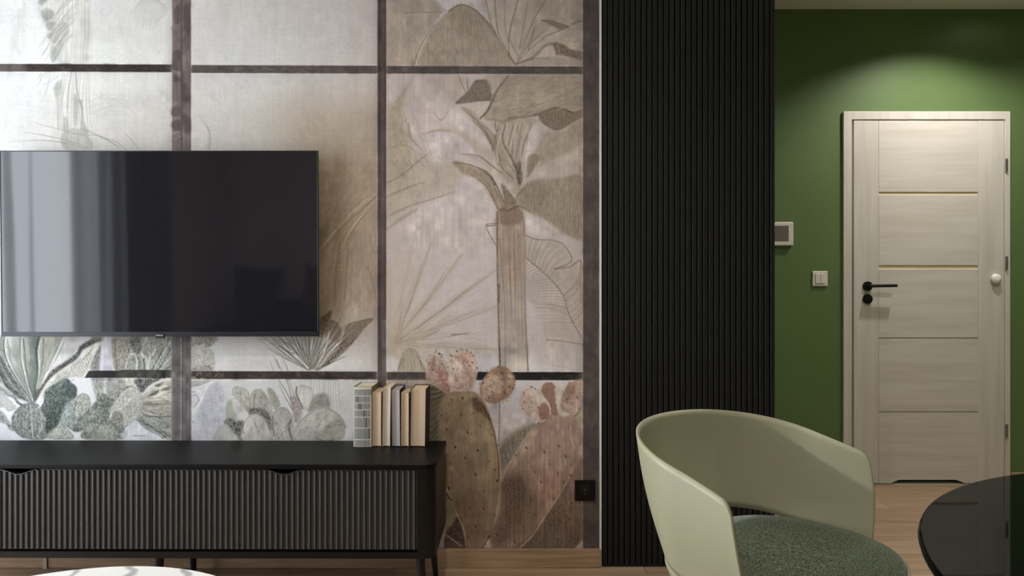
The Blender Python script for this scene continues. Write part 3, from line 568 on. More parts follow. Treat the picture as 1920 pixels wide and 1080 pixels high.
    for (x1, y1) in ((330,190),(280,300),(440,340),(520,260),(560,480),(750,350),(640,420),(750,590),(620,610),(560,760),(380,750),(740,862),(450,860),(150,560)):
        L(z((90+M.r.random()*40,830-M.r.random()*60),((90+x1)/2+14,(830+y1)/2),(x1,y1)), 2, (146,130,110), .55, (.6,.5))
    L(z((460,770),(520,765),(568,758)), 2.4, (112,98,84), .7); L(z((300,780),(380,740)), 1.8, (112,98,84), .6)
    for i in range(70):
        an = M.r.random()*1.35+.02; r0 = 120+M.r.random()*500; r1 = r0+40+M.r.random()*70
        x0, y0 = 60+np.cos(an)*r0, 870-np.sin(an)*r0
        if x0 < 740: L(z((x0,y0),(min(745,60+np.cos(an)*r1),870-np.sin(an)*r1)), 1.2, (150,134,116) if i % 2 else (212,204,200), .4, sm=False)
    F(z((0,760),(200,720),(300,820),(750,850),(750,900),(250,930),(100,930),(50,900)), (176,162,144), .45, 6, .4)
    F(z((50,925),(120,925),(150,1010),(50,1010)), (208,202,198), .9, 2, .1)
    # trunk
    F(z((750,-20),(905,-20),(925,130),(928,600),(945,1010),(765,1010),(755,600),(748,200)), (170,154,140), .95, 1.2, .25, None, grad=((184,172,160), 0, 1))
    F(z((755,-20),(900,-20),(920,200),(900,420),(800,420),(755,200)), (150,128,112), .55, 5, .4)
    for i in range(40):
        x = 765+i*4.1; ln = 300+500*M.r.random(); y0 = -10+M.r.random()*200; L(z((x-6,y0),(x+M.r.normal()*5,y0+ln*.5),(x+8,min(1005,y0+ln))), 1.4, (118,98,82) if i % 3 else (198,184,172), .45, (.6,.3))
    L(z((752,-10),(750,200),(757,600),(770,1000)), 3, (96,82,70), .8); L(z((905,-10),(926,140),(928,600),(945,1000)), 2.2, (120,104,90), .7); L(z((800,600),(802,1000)), 1.4, (120,104,90), .6); L(z((762,450),(760,560)), 4, (96,82,72), .6)
    F([(937,398),(941,388),(950,384),(960,388),(968,385),(976,392),(980,410),(970,420),(940,420)], (128,108,92), .85, 1.6, .35)
    L([(936,395),(944,392),(952,396),(962,390),(972,386)], 2.4, (84,70,58), .8)
    # veined leaves beside the trunk
    mid = z((930,280),(1060,390),(1160,505),(1205,640),(1290,800)); VE = (126,114,98)
    F(z((922,135),(1000,165),(1100,170),(1170,200),(1222,285),(1190,330),(1115,350),(1275,295),(1292,400),(1292,820),(1210,640),(1160,500),(1060,390),(925,280)), (182,169,154), .5, 2, .3)
    F(z((925,290),(1060,390),(1160,505),(1205,640),(1292,820),(1292,1005),(1090,1005),(1050,800),(1030,600),(940,520)), (184,171,156), .4, 3, .3)
    L(mid, 1.8, (116,103,88), .75)
    L(z((920,135),(1000,165),(1100,170),(1170,200),(1222,285),(1190,325),(1115,350)), 1.7, (112,100,86), .8); L(z((1110,352),(1210,338),(1275,297),(1290,360)), 1.8, (112,100,86), .8)
    R(z((935,285),(1000,340),(1080,405)), z((925,150),(1080,175),(1205,300)), 17, 1.2, VE, .62, -.06); R(z((1070,395),(1120,450),(1165,520)), z((1110,355),(1200,342),(1278,305)), 12, 1.2, VE, .6, .14)
    R(z((1165,520),(1205,640),(1280,780)), z((1285,320),(1292,480),(1295,680)), 16, 1.2, VE, .55, .16)
    R(z((945,300),(1060,395),(1160,510),(1205,640)), z((930,340),(930,440),(935,530),(1000,600)), 19, 1.3, VE, .6, .05)
    R(z((1195,600),(1230,700),(1292,810)), z((950,552),(1035,700),(1050,770)), 14, 1.2, (140,127,112), .55, .03); R(z((1292,830),(1292,1000)), z((1060,800),(1085,960)), 12, 1.2, (154,142,128), .5, .02)
    L(z((755,65),(715,65),(680,75),(700,130),(750,215)), 1.7, (116,103,88), .8); R(z((684,80),(750,205)), z((750,70),(755,110)), 11, 1.1, VE, .6, .05)
    # ribbed shell leaf behind the prickly pear
    OLV = (112,106,80)
    F(z((130,1010),(150,900),(200,852),(250,895),(300,1010)), (176,164,144), .6, 2, .3)
    R(z((120,1010),(160,1010),(210,1010)), z((140,930),(170,880),(205,858)), 8, 1.4, OLV, .75, -.05); R(z((205,1010),(250,1010),(300,1010)), z((205,858),(235,880),(262,930)), 8, 1.4, OLV, .7, .05)
    L(z((125,1000),(150,895),(200,855),(250,890),(270,960),(300,1000)), 1.4, OLV, .7)
    M.vertical_shade = None
    # ---------------- painted window frame
    def rail(x0, x1, ya, yb, t, col=(86,77,73), a=1.):
        w = M.box(x0, min(ya, yb)-3, x1, max(ya, yb)+t+3); X = M.gx[w[1]][None, :]; Y = M.gy[w[0]][:, None]
        yl = ya+(yb-ya)*(X-x0)/(x1-x0); cx = np.clip((X-x0)/M.sx+.5, 0, 1)*np.clip((x1-X)/M.sx+.5, 0, 1)
        M.put(w, cx*np.clip((Y-yl+2)/1.5, 0, 1)*np.clip((yl+t+2-Y)/1.5, 0, 1)*.4, (214,208,203))
        M.put(w, cx*np.clip((Y-yl)/M.sy+.5, 0, 1)*np.clip((yl+t-Y)/M.sy+.5, 0, 1)*a, col)
        M.scrib([(x0+5,ya+3),(x1-5,yb+3),(x1-5,yb+t-3),(x0+5,ya+t-3)], int((x1-x0)*.5), 0, 7, ((66,58,54),(104,94,88)), .5, 2.6, .25)
    def post(x0, x1, col, a=1.):
        w = M.box(x0-2, -210, x1+2, 1040); X = M.gx[w[1]][None, :]
        M.put(w, np.repeat(np.clip((X-x0)/M.sx+.5, 0, 1)*np.clip((x1-X)/M.sx+.5, 0, 1)*a, M.c[w].shape[0], 0), col)
        M.scrib([(x0+4,-200),(x1-4,-200),(x1-4,1028),(x0+4,1028)], int((x1-x0)*14), 1.57, 12, (tuple(v*.84 for v in col), tuple(min(255, v*1.14) for v in col)), .4, 3, .12)
        for x in (x0-.8, x1+.8): L([(x,-210),(x,1035)], 1.2, (214,206,202), .4, sm=False)
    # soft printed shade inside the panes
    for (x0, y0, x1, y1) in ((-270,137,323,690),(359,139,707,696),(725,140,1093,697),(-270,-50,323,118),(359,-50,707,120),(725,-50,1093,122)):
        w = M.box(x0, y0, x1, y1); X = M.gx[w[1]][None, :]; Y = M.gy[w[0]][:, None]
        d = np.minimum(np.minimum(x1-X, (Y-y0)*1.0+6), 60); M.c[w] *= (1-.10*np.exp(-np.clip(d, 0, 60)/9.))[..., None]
    rail(-260, 323, 118.8, 120.9, 14.5); rail(358, 708, 121.8, 123.2, 15); rail(724, 1094, 123.6, 124.6, 14.6, (80,72,66))
    F([(167,694.5),(323,693.5),(323,709),(158,708.5)], (84,82,78), 1, .5, 0, hard=True, speck=.1)
    F(Z(0,620,5.144)((1460,460),(1510,385),(1600,385),(1600,460)), (66,66,62), .8, .6, .2, hard=True)
    rail(358, 708, 695.6, 696.6, 15); rail(724, 1094, 697.2, 697.6, 15.4, (78,70,64))
    w = M.box(359, 697, 445, 710); tt = np.clip((445-M.gx[w[1]])/80, 0, 1)[None, :]
    M.put(w, np.clip(M.grain[w]*.6+M.mid[w]*.4-.1, 0, 1)*tt, (150,136,118)); M.put(w, np.clip(-M.grain[w]*.6+M.mid[w]*.3-.1, 0, 1)*tt, (44,40,36))
    post(322.6, 358.4, (118,105,103)); post(707.6, 724.4, (82,71,68))
    F([(340,-210),(358.4,-210),(358.4,1040),(340,1040)], (102,90,88), .75, .4, 0, hard=True); F([(322,630),(358.6,630),(358.6,1040),(322,1040)], (98,94,93), .8, 1, 0, hard=True)
    for p in (((325,98),(338,95),(340,120),(338,132),(324,130)), ((325,140),(334,144),(338,150),(326,154)), ((322.6,203),(338,201),(339,216),(323,218)), ((323,228),(338,226),(339,244),(323,242)), ((341,160),(352,158),(355,190),(342,188)), ((326,20),(336,10),(338,40),(328,44)), ((344,14),(354,10),(356,60),(345,50)), ((342,215),(357,222),(356,250),(344,246))):
        F(p, (72,62,60), .75, 1.2, .3)
    for p in (((323,196),(338,190)), ((325,132),(338,139)), ((324,250),(338,247)), ((326,262),(337,256))): L(p, 3, (150,136,132), .6, sm=False)
    L([(340,-200),(340,284)], 2.4, (66,56,55), .9, sm=False); L([(339.5,630),(339.5,1030)], 1.8, (176,172,172), .85, sm=False); L([(342.3,630),(342.3,1030)], 1.6, (66,62,62), .8, sm=False)
    L([(717,-200),(717,1030)], 1.4, (112,100,96), .6, sm=False); F([(707.6,-210),(715,-210),(715,1040),(707.6,1040)], (70,59,56), .6, .4, 0, hard=True)
    F([(717,600),(724,600),(724,1040),(717,1040)], (106,104,102), .6, .6, 0, hard=True)
    for x0, x1 in ((323,358),(708,724),(1093,1124)):
        w = M.box(x0, -200, x1, 1028); M.c[w] *= (1+.07*M.mid[w]+.05*M.vert[w])[..., None]
    for ya, xa, xb in ((119,-260,323),(123,359,1093),(697,170,1093)):
        w = M.box(xa, ya, xb, ya+15); M.c[w] *= (1+.12*M.mid[w])[..., None]
    # ---------------- G: prickly pears in front of the frame
    z = Z(740, 640, 5.143)
    F(z((290,400),(380,420),(490,500),(440,700),(430,960),(280,960),(285,500)), (118,108,86), .9, 2, .3)
    F([(740,713),(800,713),(800,735),(760,735),(740,735)], (176,164,148), .5, 2, .3)
    R(z((260,430),(270,700),(280,1000)), z((500,430),(500,560),(440,760)), 17, 1.6, (78,70,54), .75, .10); R(z((260,455),(270,725),(280,1020)), z((500,445),(500,585),(440,785)), 16, 1.3, (164,154,130), .6, .10)
    R([(742,734),(800,734)], [(764,714),(815,714)], 12, 1.2, (130,122,102), .6, .1)
    F(z((905,620),(1000,590),(1010,1000),(960,900)), (196,186,180), .8, 2, .2); L(z((1012,580),(1008,800),(1004,1010)), 2, (108,98,88), .8)
    F(z((1040,700),(1290,690),(1380,780),(1200,880),(1050,900)), (196,187,184), .7, 6, .2)
    F(z((1004,1010),(1090,920),(1210,830),(1400,785),(1300,900),(1190,1040),(1120,1180),(1000,1300)), (134,122,105), .85, 4, .4)
    R(z((1010,1050),(1100,950),(1300,820)), z((1010,1250),(1130,1130),(1300,900)), 18, 1.6, (104,93,78), .5, .05)
    # tall olive-brown pear

    B1 = [(834,741),(852,733),(872,732),(893,737),(910,757),(920,785),(929,820),(937,866),(938,905),(932,955),(922,1000),(911,1030),(874,1030),(868,990),(856,962),(842,925),(832,880),(824,830),(822,785),(826,757)]
    F(B1, (176,154,124), 1, 1, .15, ((118,98,74), .5, 5), grad=((140,116,98), .1, .9))
    F([(834,745),(860,738),(888,742),(905,762),(905,800),(880,840),(835,815),(826,780)], (146,122,96), .6, 8, .4)
    def bang(x, y): return 1.57+(881-x)*.004
    M.scrib(B1, 700, bang, 10, ((112,92,70),(184,166,140),(134,112,88),(150,124,108)), .32, 1.5, .5)
    F([(884,745),(903,752),(917,780),(921,792),(905,776),(890,768)], (96,74,54), .75, 2.5, .4)
    F([(905,790),(926,830),(934,880),(920,930),(900,900),(895,830)], (178,156,122), .55, 8, .3); F([(850,940),(885,925),(920,950),(910,1010),(880,1026),(862,980)], (108,84,68), .5, 8, .4)
    for i in range(36):
        x = 832+i*2.8; L([(x-4,770+M.r.random()*90),(x+M.r.normal()*2,860),(x+(881-x)*.25,920+100*M.r.random())], 1.4, (124,102,78) if i % 2 else (178,158,130), .2)
    L([(929,822),(937,866),(938,905),(932,955),(921,1003)], 2, (196,172,138), .8); L([(905,760),(920,790),(929,822),(935,866),(935,900)], 2, (98,76,56), .7)
    L([(841,922),(857,965),(870,993),(875,1028)], 2.2, (190,170,146), .8); F([(838,925),(846,935),(857,966),(848,985),(836,1002)], (128,116,84), .9, 1.2, .3)
    R([(837,925),(837,990)], [(848,938),(858,974)], 14, 1.2, (96,82,50), .7, .1)
    F([(836,1000),(848,984),(858,968),(868,994),(874,1030),(836,1030)], (80,62,52), .95, 1.2, .3, speck=.15); L([(836,1003),(850,1013),(866,1024)], 2.6, (158,140,126), .8); L([(859,968),(869,995),(874,1028)], 2, (158,140,120), .8)
    # large rosy pear
    B2 = [(1028,776),(1055,772),(1080,780),(1100,800),(1100,1035),(905,1035),(918,1000),(936,965),(940,930),(940,900),(950,879),(969,848),(990,815),(1010,791)]
    F(B2, (178,146,130), 1, 1, .12, ((124,100,86), .35, 4), grad=((146,120,104), -.3, .8))
    M.scrib(B2, 1300, 1.57, 14, ((122,98,84),(190,162,148),(150,120,106),(168,134,122)), .28, 1.8, .3)
    F([(940,905),(962,890),(985,900),(985,960),(960,1010),(930,1026),(920,1005),(937,965)], (90,72,58), .7, 8, .4); F([(1000,900),(1060,880),(1050,930),(1010,980),(990,960)], (172,132,114), .5, 9, .3)
    F([(985,930),(1010,940),(1000,1020),(960,1024)], (120,96,78), .6, 8, .4)
    F([(1071,889),(1045,934),(1020,971),(998,1005),(971,1030),(1100,1030),(1100,880)], (128,102,88), .75, 2.5, .35, grad=((88,72,60), .0, 1))
    F([(1078,880),(1100,860),(1100,940),(1080,950),(1060,930)], (160,124,110), .55, 7, .3)
    F([(1027,800),(1060,785),(1092,800),(1092,860),(1040,870),(1000,870),(1005,820)], (172,142,128), .55, 8, .3)
    M.scrib([(1071,889),(1045,934),(1020,971),(998,1005),(971,1030),(1100,1030),(1100,880)], 400, 1.57, 12, ((92,76,64),(140,118,102)), .35, 1.8, .4)
    w = M.box(940, 790, 1093, 1028); X = M.gx[w[1]][None, :]; Y = M.gy[w[0]][:, None]
    st = (np.sin(X*.78+.6*np.sin(X*.21))*.6+M.vert[w]*.5)*np.clip((Y-790)/90, 0, 1)*np.clip((X-940-(930-Y).clip(0, 200)*.45)/14, 0, 1)
    M.c[w] *= (1+.055*st)[..., None]
    L([(1012,790),(990,815),(969,849),(949,881),(941,902)], 3.2, (186,166,144), .7, (.5,.6)); F([(1000,806),(1015,795),(1000,825),(975,862),(955,885),(968,850)], (188,170,148), .5, 3, .3)
    L([(1071,889),(1058,912),(1045,934),(1020,971),(998,1005),(973,1028)], 1.8, (196,172,148), .85); L([(1092,846),(1080,868),(1071,889)], 1.8, (180,152,132), .6)
    F([(1085,852),(1088,836),(1095,830),(1095,853)], (206,190,176), .95, .8, .1, hard=True); F([(1077,1030),(1094,1010),(1094,1030)], (196,178,162), .95, .8, .1, hard=True); F([(905,1030),(914,1009),(922,1030)], (186,170,152), .95, .8, .1)
    L([(918,1004),(910,1018),(904,1028)], 3, (64,50,42), .7)
    # fruit on top of the tall pear
    CR = (204,182,160)
    F(z((298,300),(320,180),(372,128),(440,132),(492,220),(512,330),(545,440),(532,518),(480,492),(370,420),(310,372)), (186,160,146), 1, .8, .1, (CR, .7, 2.4), grad=((152,118,106), .5, .8))
    F(z((420,260),(500,280),(535,430),(480,440),(420,360)), (150,104,94), .6, 4, .3); F(z((330,190),(380,150),(400,230),(350,290)), (164,128,110), .6, 3, .3)
    F(z((545,475),(515,330),(505,200),(560,118),(650,80),(745,118),(778,200),(800,285),(780,390),(735,470),(640,480)), (200,178,162), 1, .8, .1, (CR, .7, 3), grad=((182,150,136), .3, .9))
    F(z((600,140),(690,120),(720,210),(690,300),(650,220)), (160,126,106), .6, 4, .35); F(z((650,280),(700,290),(690,420),(640,400)), (178,138,124), .5, 4, .3); F(z((560,200),(600,210),(600,330),(550,330)), (212,190,172), .6, 4)
    F(z((820,510),(830,410),(900,300),(985,245),(1080,258),(1155,340),(1155,440),(1085,545),(960,598),(870,575)), (182,154,132), 1, .8, .1, ((146,108,90), .6, 2.2))
    F(z((940,280),(1060,250),(1100,300),(1020,330),(950,330)), (134,104,84), .55, 3, .35); F(z((1050,480),(1130,400),(1140,470),(1050,560),(900,580),(880,550)), (142,102,86), .55, 3.5, .3); F(z((860,400),(960,330),(1020,400),(960,480),(870,490)), (198,172,148), .6, 5)
    L(z((545,480),(560,462),(590,470),(640,478)), 2, (214,190,170), .8)
    M.scrib(z((320,200),(372,140),(440,150),(500,330),(530,480),(330,370)), 90, 1.2, 6, ((140,104,92),(206,182,166)), .45, 2, .6)
    M.scrib(z((520,200),(560,130),(650,95),(745,130),(790,285),(735,450),(550,460)), 130, 1.6, 7, ((158,124,108),(214,194,178)), .45, 2.2, .6)
    M.scrib(z((840,420),(900,310),(985,255),(1080,270),(1145,340),(1085,535),(960,585),(860,560)), 120, 1.0, 7, ((142,112,94),(206,182,160)), .45, 2.2, .7)
    # fruit on the rosy pear
    F(z((1205,580),(1235,485),(1300,455),(1360,520),(1395,620),(1450,745),(1380,775),(1290,720),(1220,640)), (200,178,164), 1, .9, .1, ((162,126,112), .5, 2))
    F(z((1350,500),(1420,440),(1480,600),(1500,700),(1400,650)), (208,190,174), .9, 1.4, .15)
    F(z((1390,640),(1440,590),(1490,640),(1490,725),(1410,745)), (166,118,106), .9, 1.2, .2); F(z((1418,445),(1470,395),(1545,430),(1562,600),(1580,700),(1510,700),(1490,600),(1430,510)), (160,126,108), 1, .9, .15, ((128,96,80), .5, 2))
    F(z((1545,430),(1640,440),(1640,600),(1700,700),(1580,700)), (206,188,170), .9, 1.4, .15)
    F(z((1598,610),(1640,470),(1700,395),(1830,378),(1830,560),(1740,690),(1640,675)), (192,160,144), 1, .9, .12, ((136,100,86), .6, 2.4)); F(z((1640,520),(1680,420),(1760,400),(1700,520),(1660,600)), (140,108,90), .6, 3, .3)
    F(z((1720,700),(1830,560),(1830,900),(1790,820)), (184,166,142), .85, 1.6, .2); R(z((1740,720),(1800,860)), z((1790,640),(1830,760)), 9, 1.1, (120,104,84), .6, .1)
    M.scrib(z((1215,580),(1235,495),(1300,465),(1395,620),(1440,735),(1290,710)), 80, 1.0, 6, ((160,126,112),(214,196,180)), .45, 2, .7)
    M.scrib(z((1610,610),(1650,480),(1700,405),(1815,390),(1815,560),(1740,680)), 80, 1.0, 6, ((150,116,100),(210,190,172)), .45, 2, .7)
    for p in (((1480,590),(1500,650),(1500,710)), ((1600,600),(1590,500),(1640,440)), ((1360,780),(1420,775),(1450,760))): L(z(*p), 1.8, (220,204,186), .8)
    R([(1070,800),(1082,800)], [(1078,840),(1093,860)], 5, 1.6, (200,180,160), .5, .1)
    # spines
    M.dots([(566,265),(598,382),(650,290),(590,150),(540,135),(600,95),(640,80),(690,88),(735,110),(750,205),(755,140),(793,255),(720,235),(655,430),(700,180),(620,200),(560,200)] and z((566,265),(598,382),(650,290),(590,150),(540,135),(600,95),(640,80),(690,88),(735,110),(750,205),(755,140),(793,255),(720,235),(655,430),(380,370),(430,120),(450,150),(465,410),(360,280),(330,210),(455,220),(400,90)), 1.3, (88,70,58), .75)
    M.dots(z((1030,370),(1038,440),(935,485),(880,460),(905,545),(1105,435),(1140,450),(960,400),(1020,300),(900,340),(1100,360),(1060,500),(1000,250),(850,400)), 1.4, (88,66,54), .75)
    M.dots(z((1245,495),(1315,440),(1330,445),(1248,590),(1320,592),(1235,650),(1385,640),(1410,715),(1355,460),(1470,460),(1505,400),(1540,440),(1560,620),(1712,595),(1760,540),(1770,650),(1685,400),(1790,410),(1720,440),(1660,560),(1700,655),(1385,790),(1545,560)), 1.3, (108,76,66), .75)
    for n_, (cx, cy, rx, ry) in enumerate(((z((655,280))[0]+(28,38)), (z((400,300))[0]+(22,37)), (z((990,425))[0]+(32,34)))):
        for k in range(34):
            an = M.r.random()*6.28
            if n_ == 2 or (M.r.random() < .6 and np.sin(an) < .4): M.dots([(cx+np.cos(an)*rx*1.02, cy+np.sin(an)*ry*1.02)], .9, (110,88,70), .6)
    q = Z(780, 820, 4.909)
    M.dots(z((760,695),(825,815),(700,880),(500,850),(655,548),(900,710),(935,905),(640,705),(800,1050),(545,560),(450,715)), 1.7, (78,62,46), .8)
    M.dots(q((565,118),(665,218),(545,340),(625,500),(495,650),(620,655),(545,820),(410,740),(315,245),(300,465),(725,300),(745,400),(360,90),(450,190),(380,600),(475,920),(720,720)), 1.8, (74,58,44), .8)
    M.dots(q((1015,95),(920,165),(1235,248),(1375,175),(1425,250),(1180,135),(1090,318),(1305,330),(1355,410),(1150,410),(1395,460),(1270,570),(1050,580),(1425,605),(955,715),(1090,710),(985,820),(1320,775),(1190,800),(1410,750),(870,600),(1000,480),(1320,700),(850,680),(905,960),(745,900),(1520,705),(1270,920),(1380,870),(1425,350),(1315,80),(1500,820)), 1.6, (88,62,52), .75)
    M.rnddots([(838,760),(905,760),(930,880),(915,990),(872,1000),(838,880)], 60, .8, (104,82,58), .5); M.rnddots([(985,830),(1090,800),(1090,1000),(960,1010),(945,900)], 90, .7, (110,82,70), .5)
    post(1093, 1124, (88,79,76)); w = M.box(1092, -200, 1125, 1028); M.c[w] *= (1+.09*M.mid[w]+.05*M.big[w])[..., None]
    for (x0, y0, x1, y1, rr, k) in ((-260, 630, 322, 830, 26, 1.45), (359, 630, 707, 830, 26, 1.3), (725, -60, 1092, 700, 40, 1.22), (600, 560, 707, 696, 24, 1.25), (798, 640, 1092, 1028, 24, 1.6), (40, -40, 322, 284, 30, 1.4)):
        w = M.box(x0, y0, x1, y1); m_ = np.stack([M.blur(M.c[w][..., i], rr) for i in range(3)], -1); dd = M.c[w]-m_
        X = M.gx[w[1]][None, :]; Y = M.gy[w[0]][:, None]; f_ = np.clip(np.minimum(np.minimum(X-x0, x1-X), np.minimum(Y-y0, y1-Y))/14, 0, 1)[..., None]
        M.c[w] = np.clip(M.c[w]+dd*(k-1)*f_, 30, 228)
    w = M.box(725, -200, 1092, 697); M.c[w] += (np.array((206, 194, 187))-M.c[w])*.16
    w = M.box(798, 655, 1092, 1028); M.c[w] += (M.c[w].mean(2, keepdims=True)-M.c[w])*.16; M.c[w] += (np.array((190, 172, 158))-M.c[w])*.10*np.clip((M.gy[w[0]]-700)/30, 0, 1)[:, None, None]  # pear area lightened in the print, standing in for missing light low down
    # overall paper texture
    g = (M.vert*.011+M.hor*.006+M.grain*.013+M.mid*.009)
    M.c *= (1+g)[..., None]
    return M
# ================================================================= materials
M_white = mat('white paint', (222, 220, 214), .7, .3)
M_ceil = mat('ceiling paint', (236, 233, 226), .8, .2)
M_room = mat('warm grey wall paint', (205, 200, 194), .8, .2)
M_green = mat('green wall paint', (92, 116, 72), .5, .35)
mottle(M_green, (90, 114, 69), (95, 119, 74), (3, 3, 3), 3)
M_black = mat('black stained wood', (12, 12, 13), .46, .16)
mottle(M_black, (7, 7, 8), (13, 13, 14), (2.5, 40, 40), 5, bump=.10, bdist=.0006)
M_flute = mat('black satin fluted front', (3, 3, 4), .52, 1.0, IOR=1.55)
M_slat = mat('black slatted cladding', (20, 20, 19), .5, .35)
M_body = mat('black lacquered side', (9, 9, 10), .36, .3)
M_blackm = mat('matt black metal', (11, 11, 12), .45, .35)
M_dark = mat('dark void', (8, 8, 8), .8, .1)
M_plastic = mat('white plastic', (216, 213, 204), .35, .5)
M_steel = mat('brushed steel', (150, 148, 142), .3, .5, 1)
def wood_planks(name, c1, c2, c3, plank=(1.38, .193)):
    m = mat(name, c1, .42, .4); N, L, b = nodes(m)
    tc = N.new('ShaderNodeTexCoord'); br = N.new('ShaderNodeTexBrick'); mp = N.new('ShaderNodeMapping'); mp.inputs['Location'].default_value = (.35, .07, 0)
    br.inputs['Scale'].default_value = 1; br.inputs['Brick Width'].default_value = plank[0]; br.inputs['Row Height'].default_value = plank[1]
    br.inputs['Mortar Size'].default_value = .0012; br.inputs['Mortar Smooth'].default_value = .1; br.inputs['Bias'].default_value = 0; br.offset = .37
    br.inputs['Color1'].default_value = (0, 0, 0, 1); br.inputs['Color2'].default_value = (1, 1, 1, 1); br.inputs['Mortar'].default_value = (.5, .5, .5, 1)
    L.new(tc.outputs['Object'], mp.inputs[0]); L.new(mp.outputs[0], br.inputs['Vector'])
    ad = N.new('ShaderNodeVectorMath'); ad.operation = 'MULTIPLY_ADD'; ad.inputs[1].default_value = (7, 3, 5); L.new(br.outputs['Color'], ad.inputs[0]); L.new(mp.outputs[0], ad.inputs[2])
    m2 = N.new('ShaderNodeMapping'); m2.inputs['Scale'].default_value = (1.6, 26, 1); L.new(ad.outputs[0], m2.inputs[0])
    nz = N.new('ShaderNodeTexNoise'); nz.inputs['Scale'].default_value = 1; nz.inputs['Detail'].default_value = 6; nz.inputs['Roughness'].default_value = .62; nz.inputs['Distortion'].default_value = .6; L.new(m2.outputs[0], nz.inputs['Vector'])
    cr = N.new('ShaderNodeValToRGB'); e = cr.color_ramp.elements; e[0].position = .3; e[0].color = lin(c2); e[1].position = .62; e[1].color = lin(c1); L.new(nz.outputs['Fac'], cr.inputs[0])
    mx = N.new('ShaderNodeMixRGB'); mx.blend_type = 'MULTIPLY'; mx.inputs[2].default_value = lin(c3); L.new(br.outputs['Color'], mx.inputs[0]); L.new(cr.outputs[0], mx.inputs[1])
    mo = N.new('ShaderNodeMixRGB'); mo.inputs[2].default_value = lin((70, 52, 38)); L.new(br.outputs['Fac'], mo.inputs[0]); L.new(mx.outputs[0], mo.inputs[1]); L.new(mo.outputs[0], b.inputs['Base Color'])
    return m
M_floor = wood_planks('oak laminate floor', (184, 160, 134), (158, 132, 107), (232, 226, 220))
def woodgrain(name, c1, c2, scale, rough=.45, lo=.32, hi=.68):
    m = mat(name, c1, rough, .4); return mottle(m, c2, c1, scale, 6, lo, hi, bump=.08, bdist=.0006)
M_skirt = woodgrain('oak skirting', (182, 154, 124), (140, 112, 84), (2.2, 30, 34))
M_doorH = woodgrain('bleached elm, grain across', (208, 205, 198), (192, 187, 178), (1.6, 10, 22), .5, .25, .6)
M_doorV = woodgrain('bleached elm, grain upright', (206, 203, 196), (190, 185, 177), (24, 10, 1.3), .5, .25, .58)
M_glassstrip = mat('cream glass inlay', (226, 212, 174), .15, .6)

# ================================================================= the room
XC = (1453-960)/475                                # right end of the mural wall
YR, XL, XR = -1.95, -3.0, 3.3
struct('floor', B((XL-.3, YR-.2, -.1, XR+.2, YD+.2, 0)), M_floor)
struct('ceiling', B((XL-.3, YR-.2, CEIL, XR+.2, YD+.2, CEIL+.1)), M_ceil)
struct('wall_right', B((XR, YR-.1, 0, XR+.15, YD+.15, CEIL)), M_green)
struct('wall_rear', B((XL-.15, YR-.15, 0, XR, YR, CEIL)), M_room)
struct('wall_hall', B((XC-.15, YW+.06, 0, XC-.012, YD, CEIL)), M_green)
W = WIN
struct('wall_left', B((XL-.3, YR, 0, XL, W['y0'], CEIL), (XL-.3, W['y1'], 0, XL, YW+.2, CEIL), (XL-.3, W['y0'], 0, XL, W['y1'], W['z0']), (XL-.3, W['y0'], W['z1'], XL, W['y1'], CEIL)), M_room)
wf = struct('window_1', B((XL-.22, W['y0'], W['z0'], XL-.15, W['y0']+.07, W['z1']), (XL-.22, W['y1']-.07, W['z0'], XL-.15, W['y1'], W['z1']), (XL-.22, W['y0'], W['z0'], XL-.15, W['y1'], W['z0']+.07), (XL-.22, W['y0'], W['z1']-.07, XL-.15, W['y1'], W['z1']), (XL-.22, 1.34, W['z0'], XL-.15, 1.42, W['z1'])), M_white)
M_glass = bpy.data.materials.new('clear glass'); M_glass.use_nodes = True
N_, L_ = M_glass.node_tree.nodes, M_glass.node_tree.links; N_.remove(N_['Principled BSDF'])
tr = N_.new('ShaderNodeBsdfTransparent'); gl = N_.new('ShaderNodeBsdfGlossy'); gl.inputs['Roughness'].default_value = .02; mx = N_.new('ShaderNodeMixShader'); mx.inputs[0].default_value = .06
L_.new(tr.outputs[0], mx.inputs[1]); L_.new(gl.outputs[0], mx.inputs[2]); L_.new(mx.outputs[0], N_['Material Output'].inputs[0])
struct('window_pane', B((XL-.2, W['y0']+.05, W['z0']+.05, XL-.194, W['y1']-.05, W['z1']-.05)), M_glass, wf)

# --- mural wall: wallpaper painted stroke by stroke, stored as colours of a fine grid
wb = struct('wall_back', B((XL-.15, YW+.002, 0, (1125-960)/475, YW+.16, CEIL), ((1125-960)/475, YW+.05, 0, XC-.02, YW+.16, CEIL)), M_room)
MU = paint_mural()
M_mural = bpy.data.materials.new('printed textile wallpaper'); M_mural.use_nodes = True
N_, L_, b_ = nodes(M_mural); b_.inputs['Roughness'].default_value = .75; b_.inputs['Specular IOR Level'].default_value = .25
ca = N_.new('ShaderNodeVertexColor'); ca.layer_name = 'print'; L_.new(ca.outputs['Color'], b_.inputs['Base Color'])
tc = N_.new('ShaderNodeTexCoord'); mp = N_.new('ShaderNodeMapping'); mp.inputs['Scale'].default_value = (620, 1, 160); nz = N_.new('ShaderNodeTexNoise'); nz.inputs['Scale'].default_value = 1; nz.inputs['Detail'].default_value = 2
bp = N_.new('ShaderNodeBump'); bp.inputs['Strength'].default_value = .25; bp.inputs['Distance'].default_value = .0006
L_.new(tc.outputs['Object'], mp.inputs[0]); L_.new(mp.outputs[0], nz.inputs['Vector']); L_.new(nz.outputs['Fac'], bp.inputs['Height']); L_.new(bp.outputs[0], b_.inputs['Normal'])
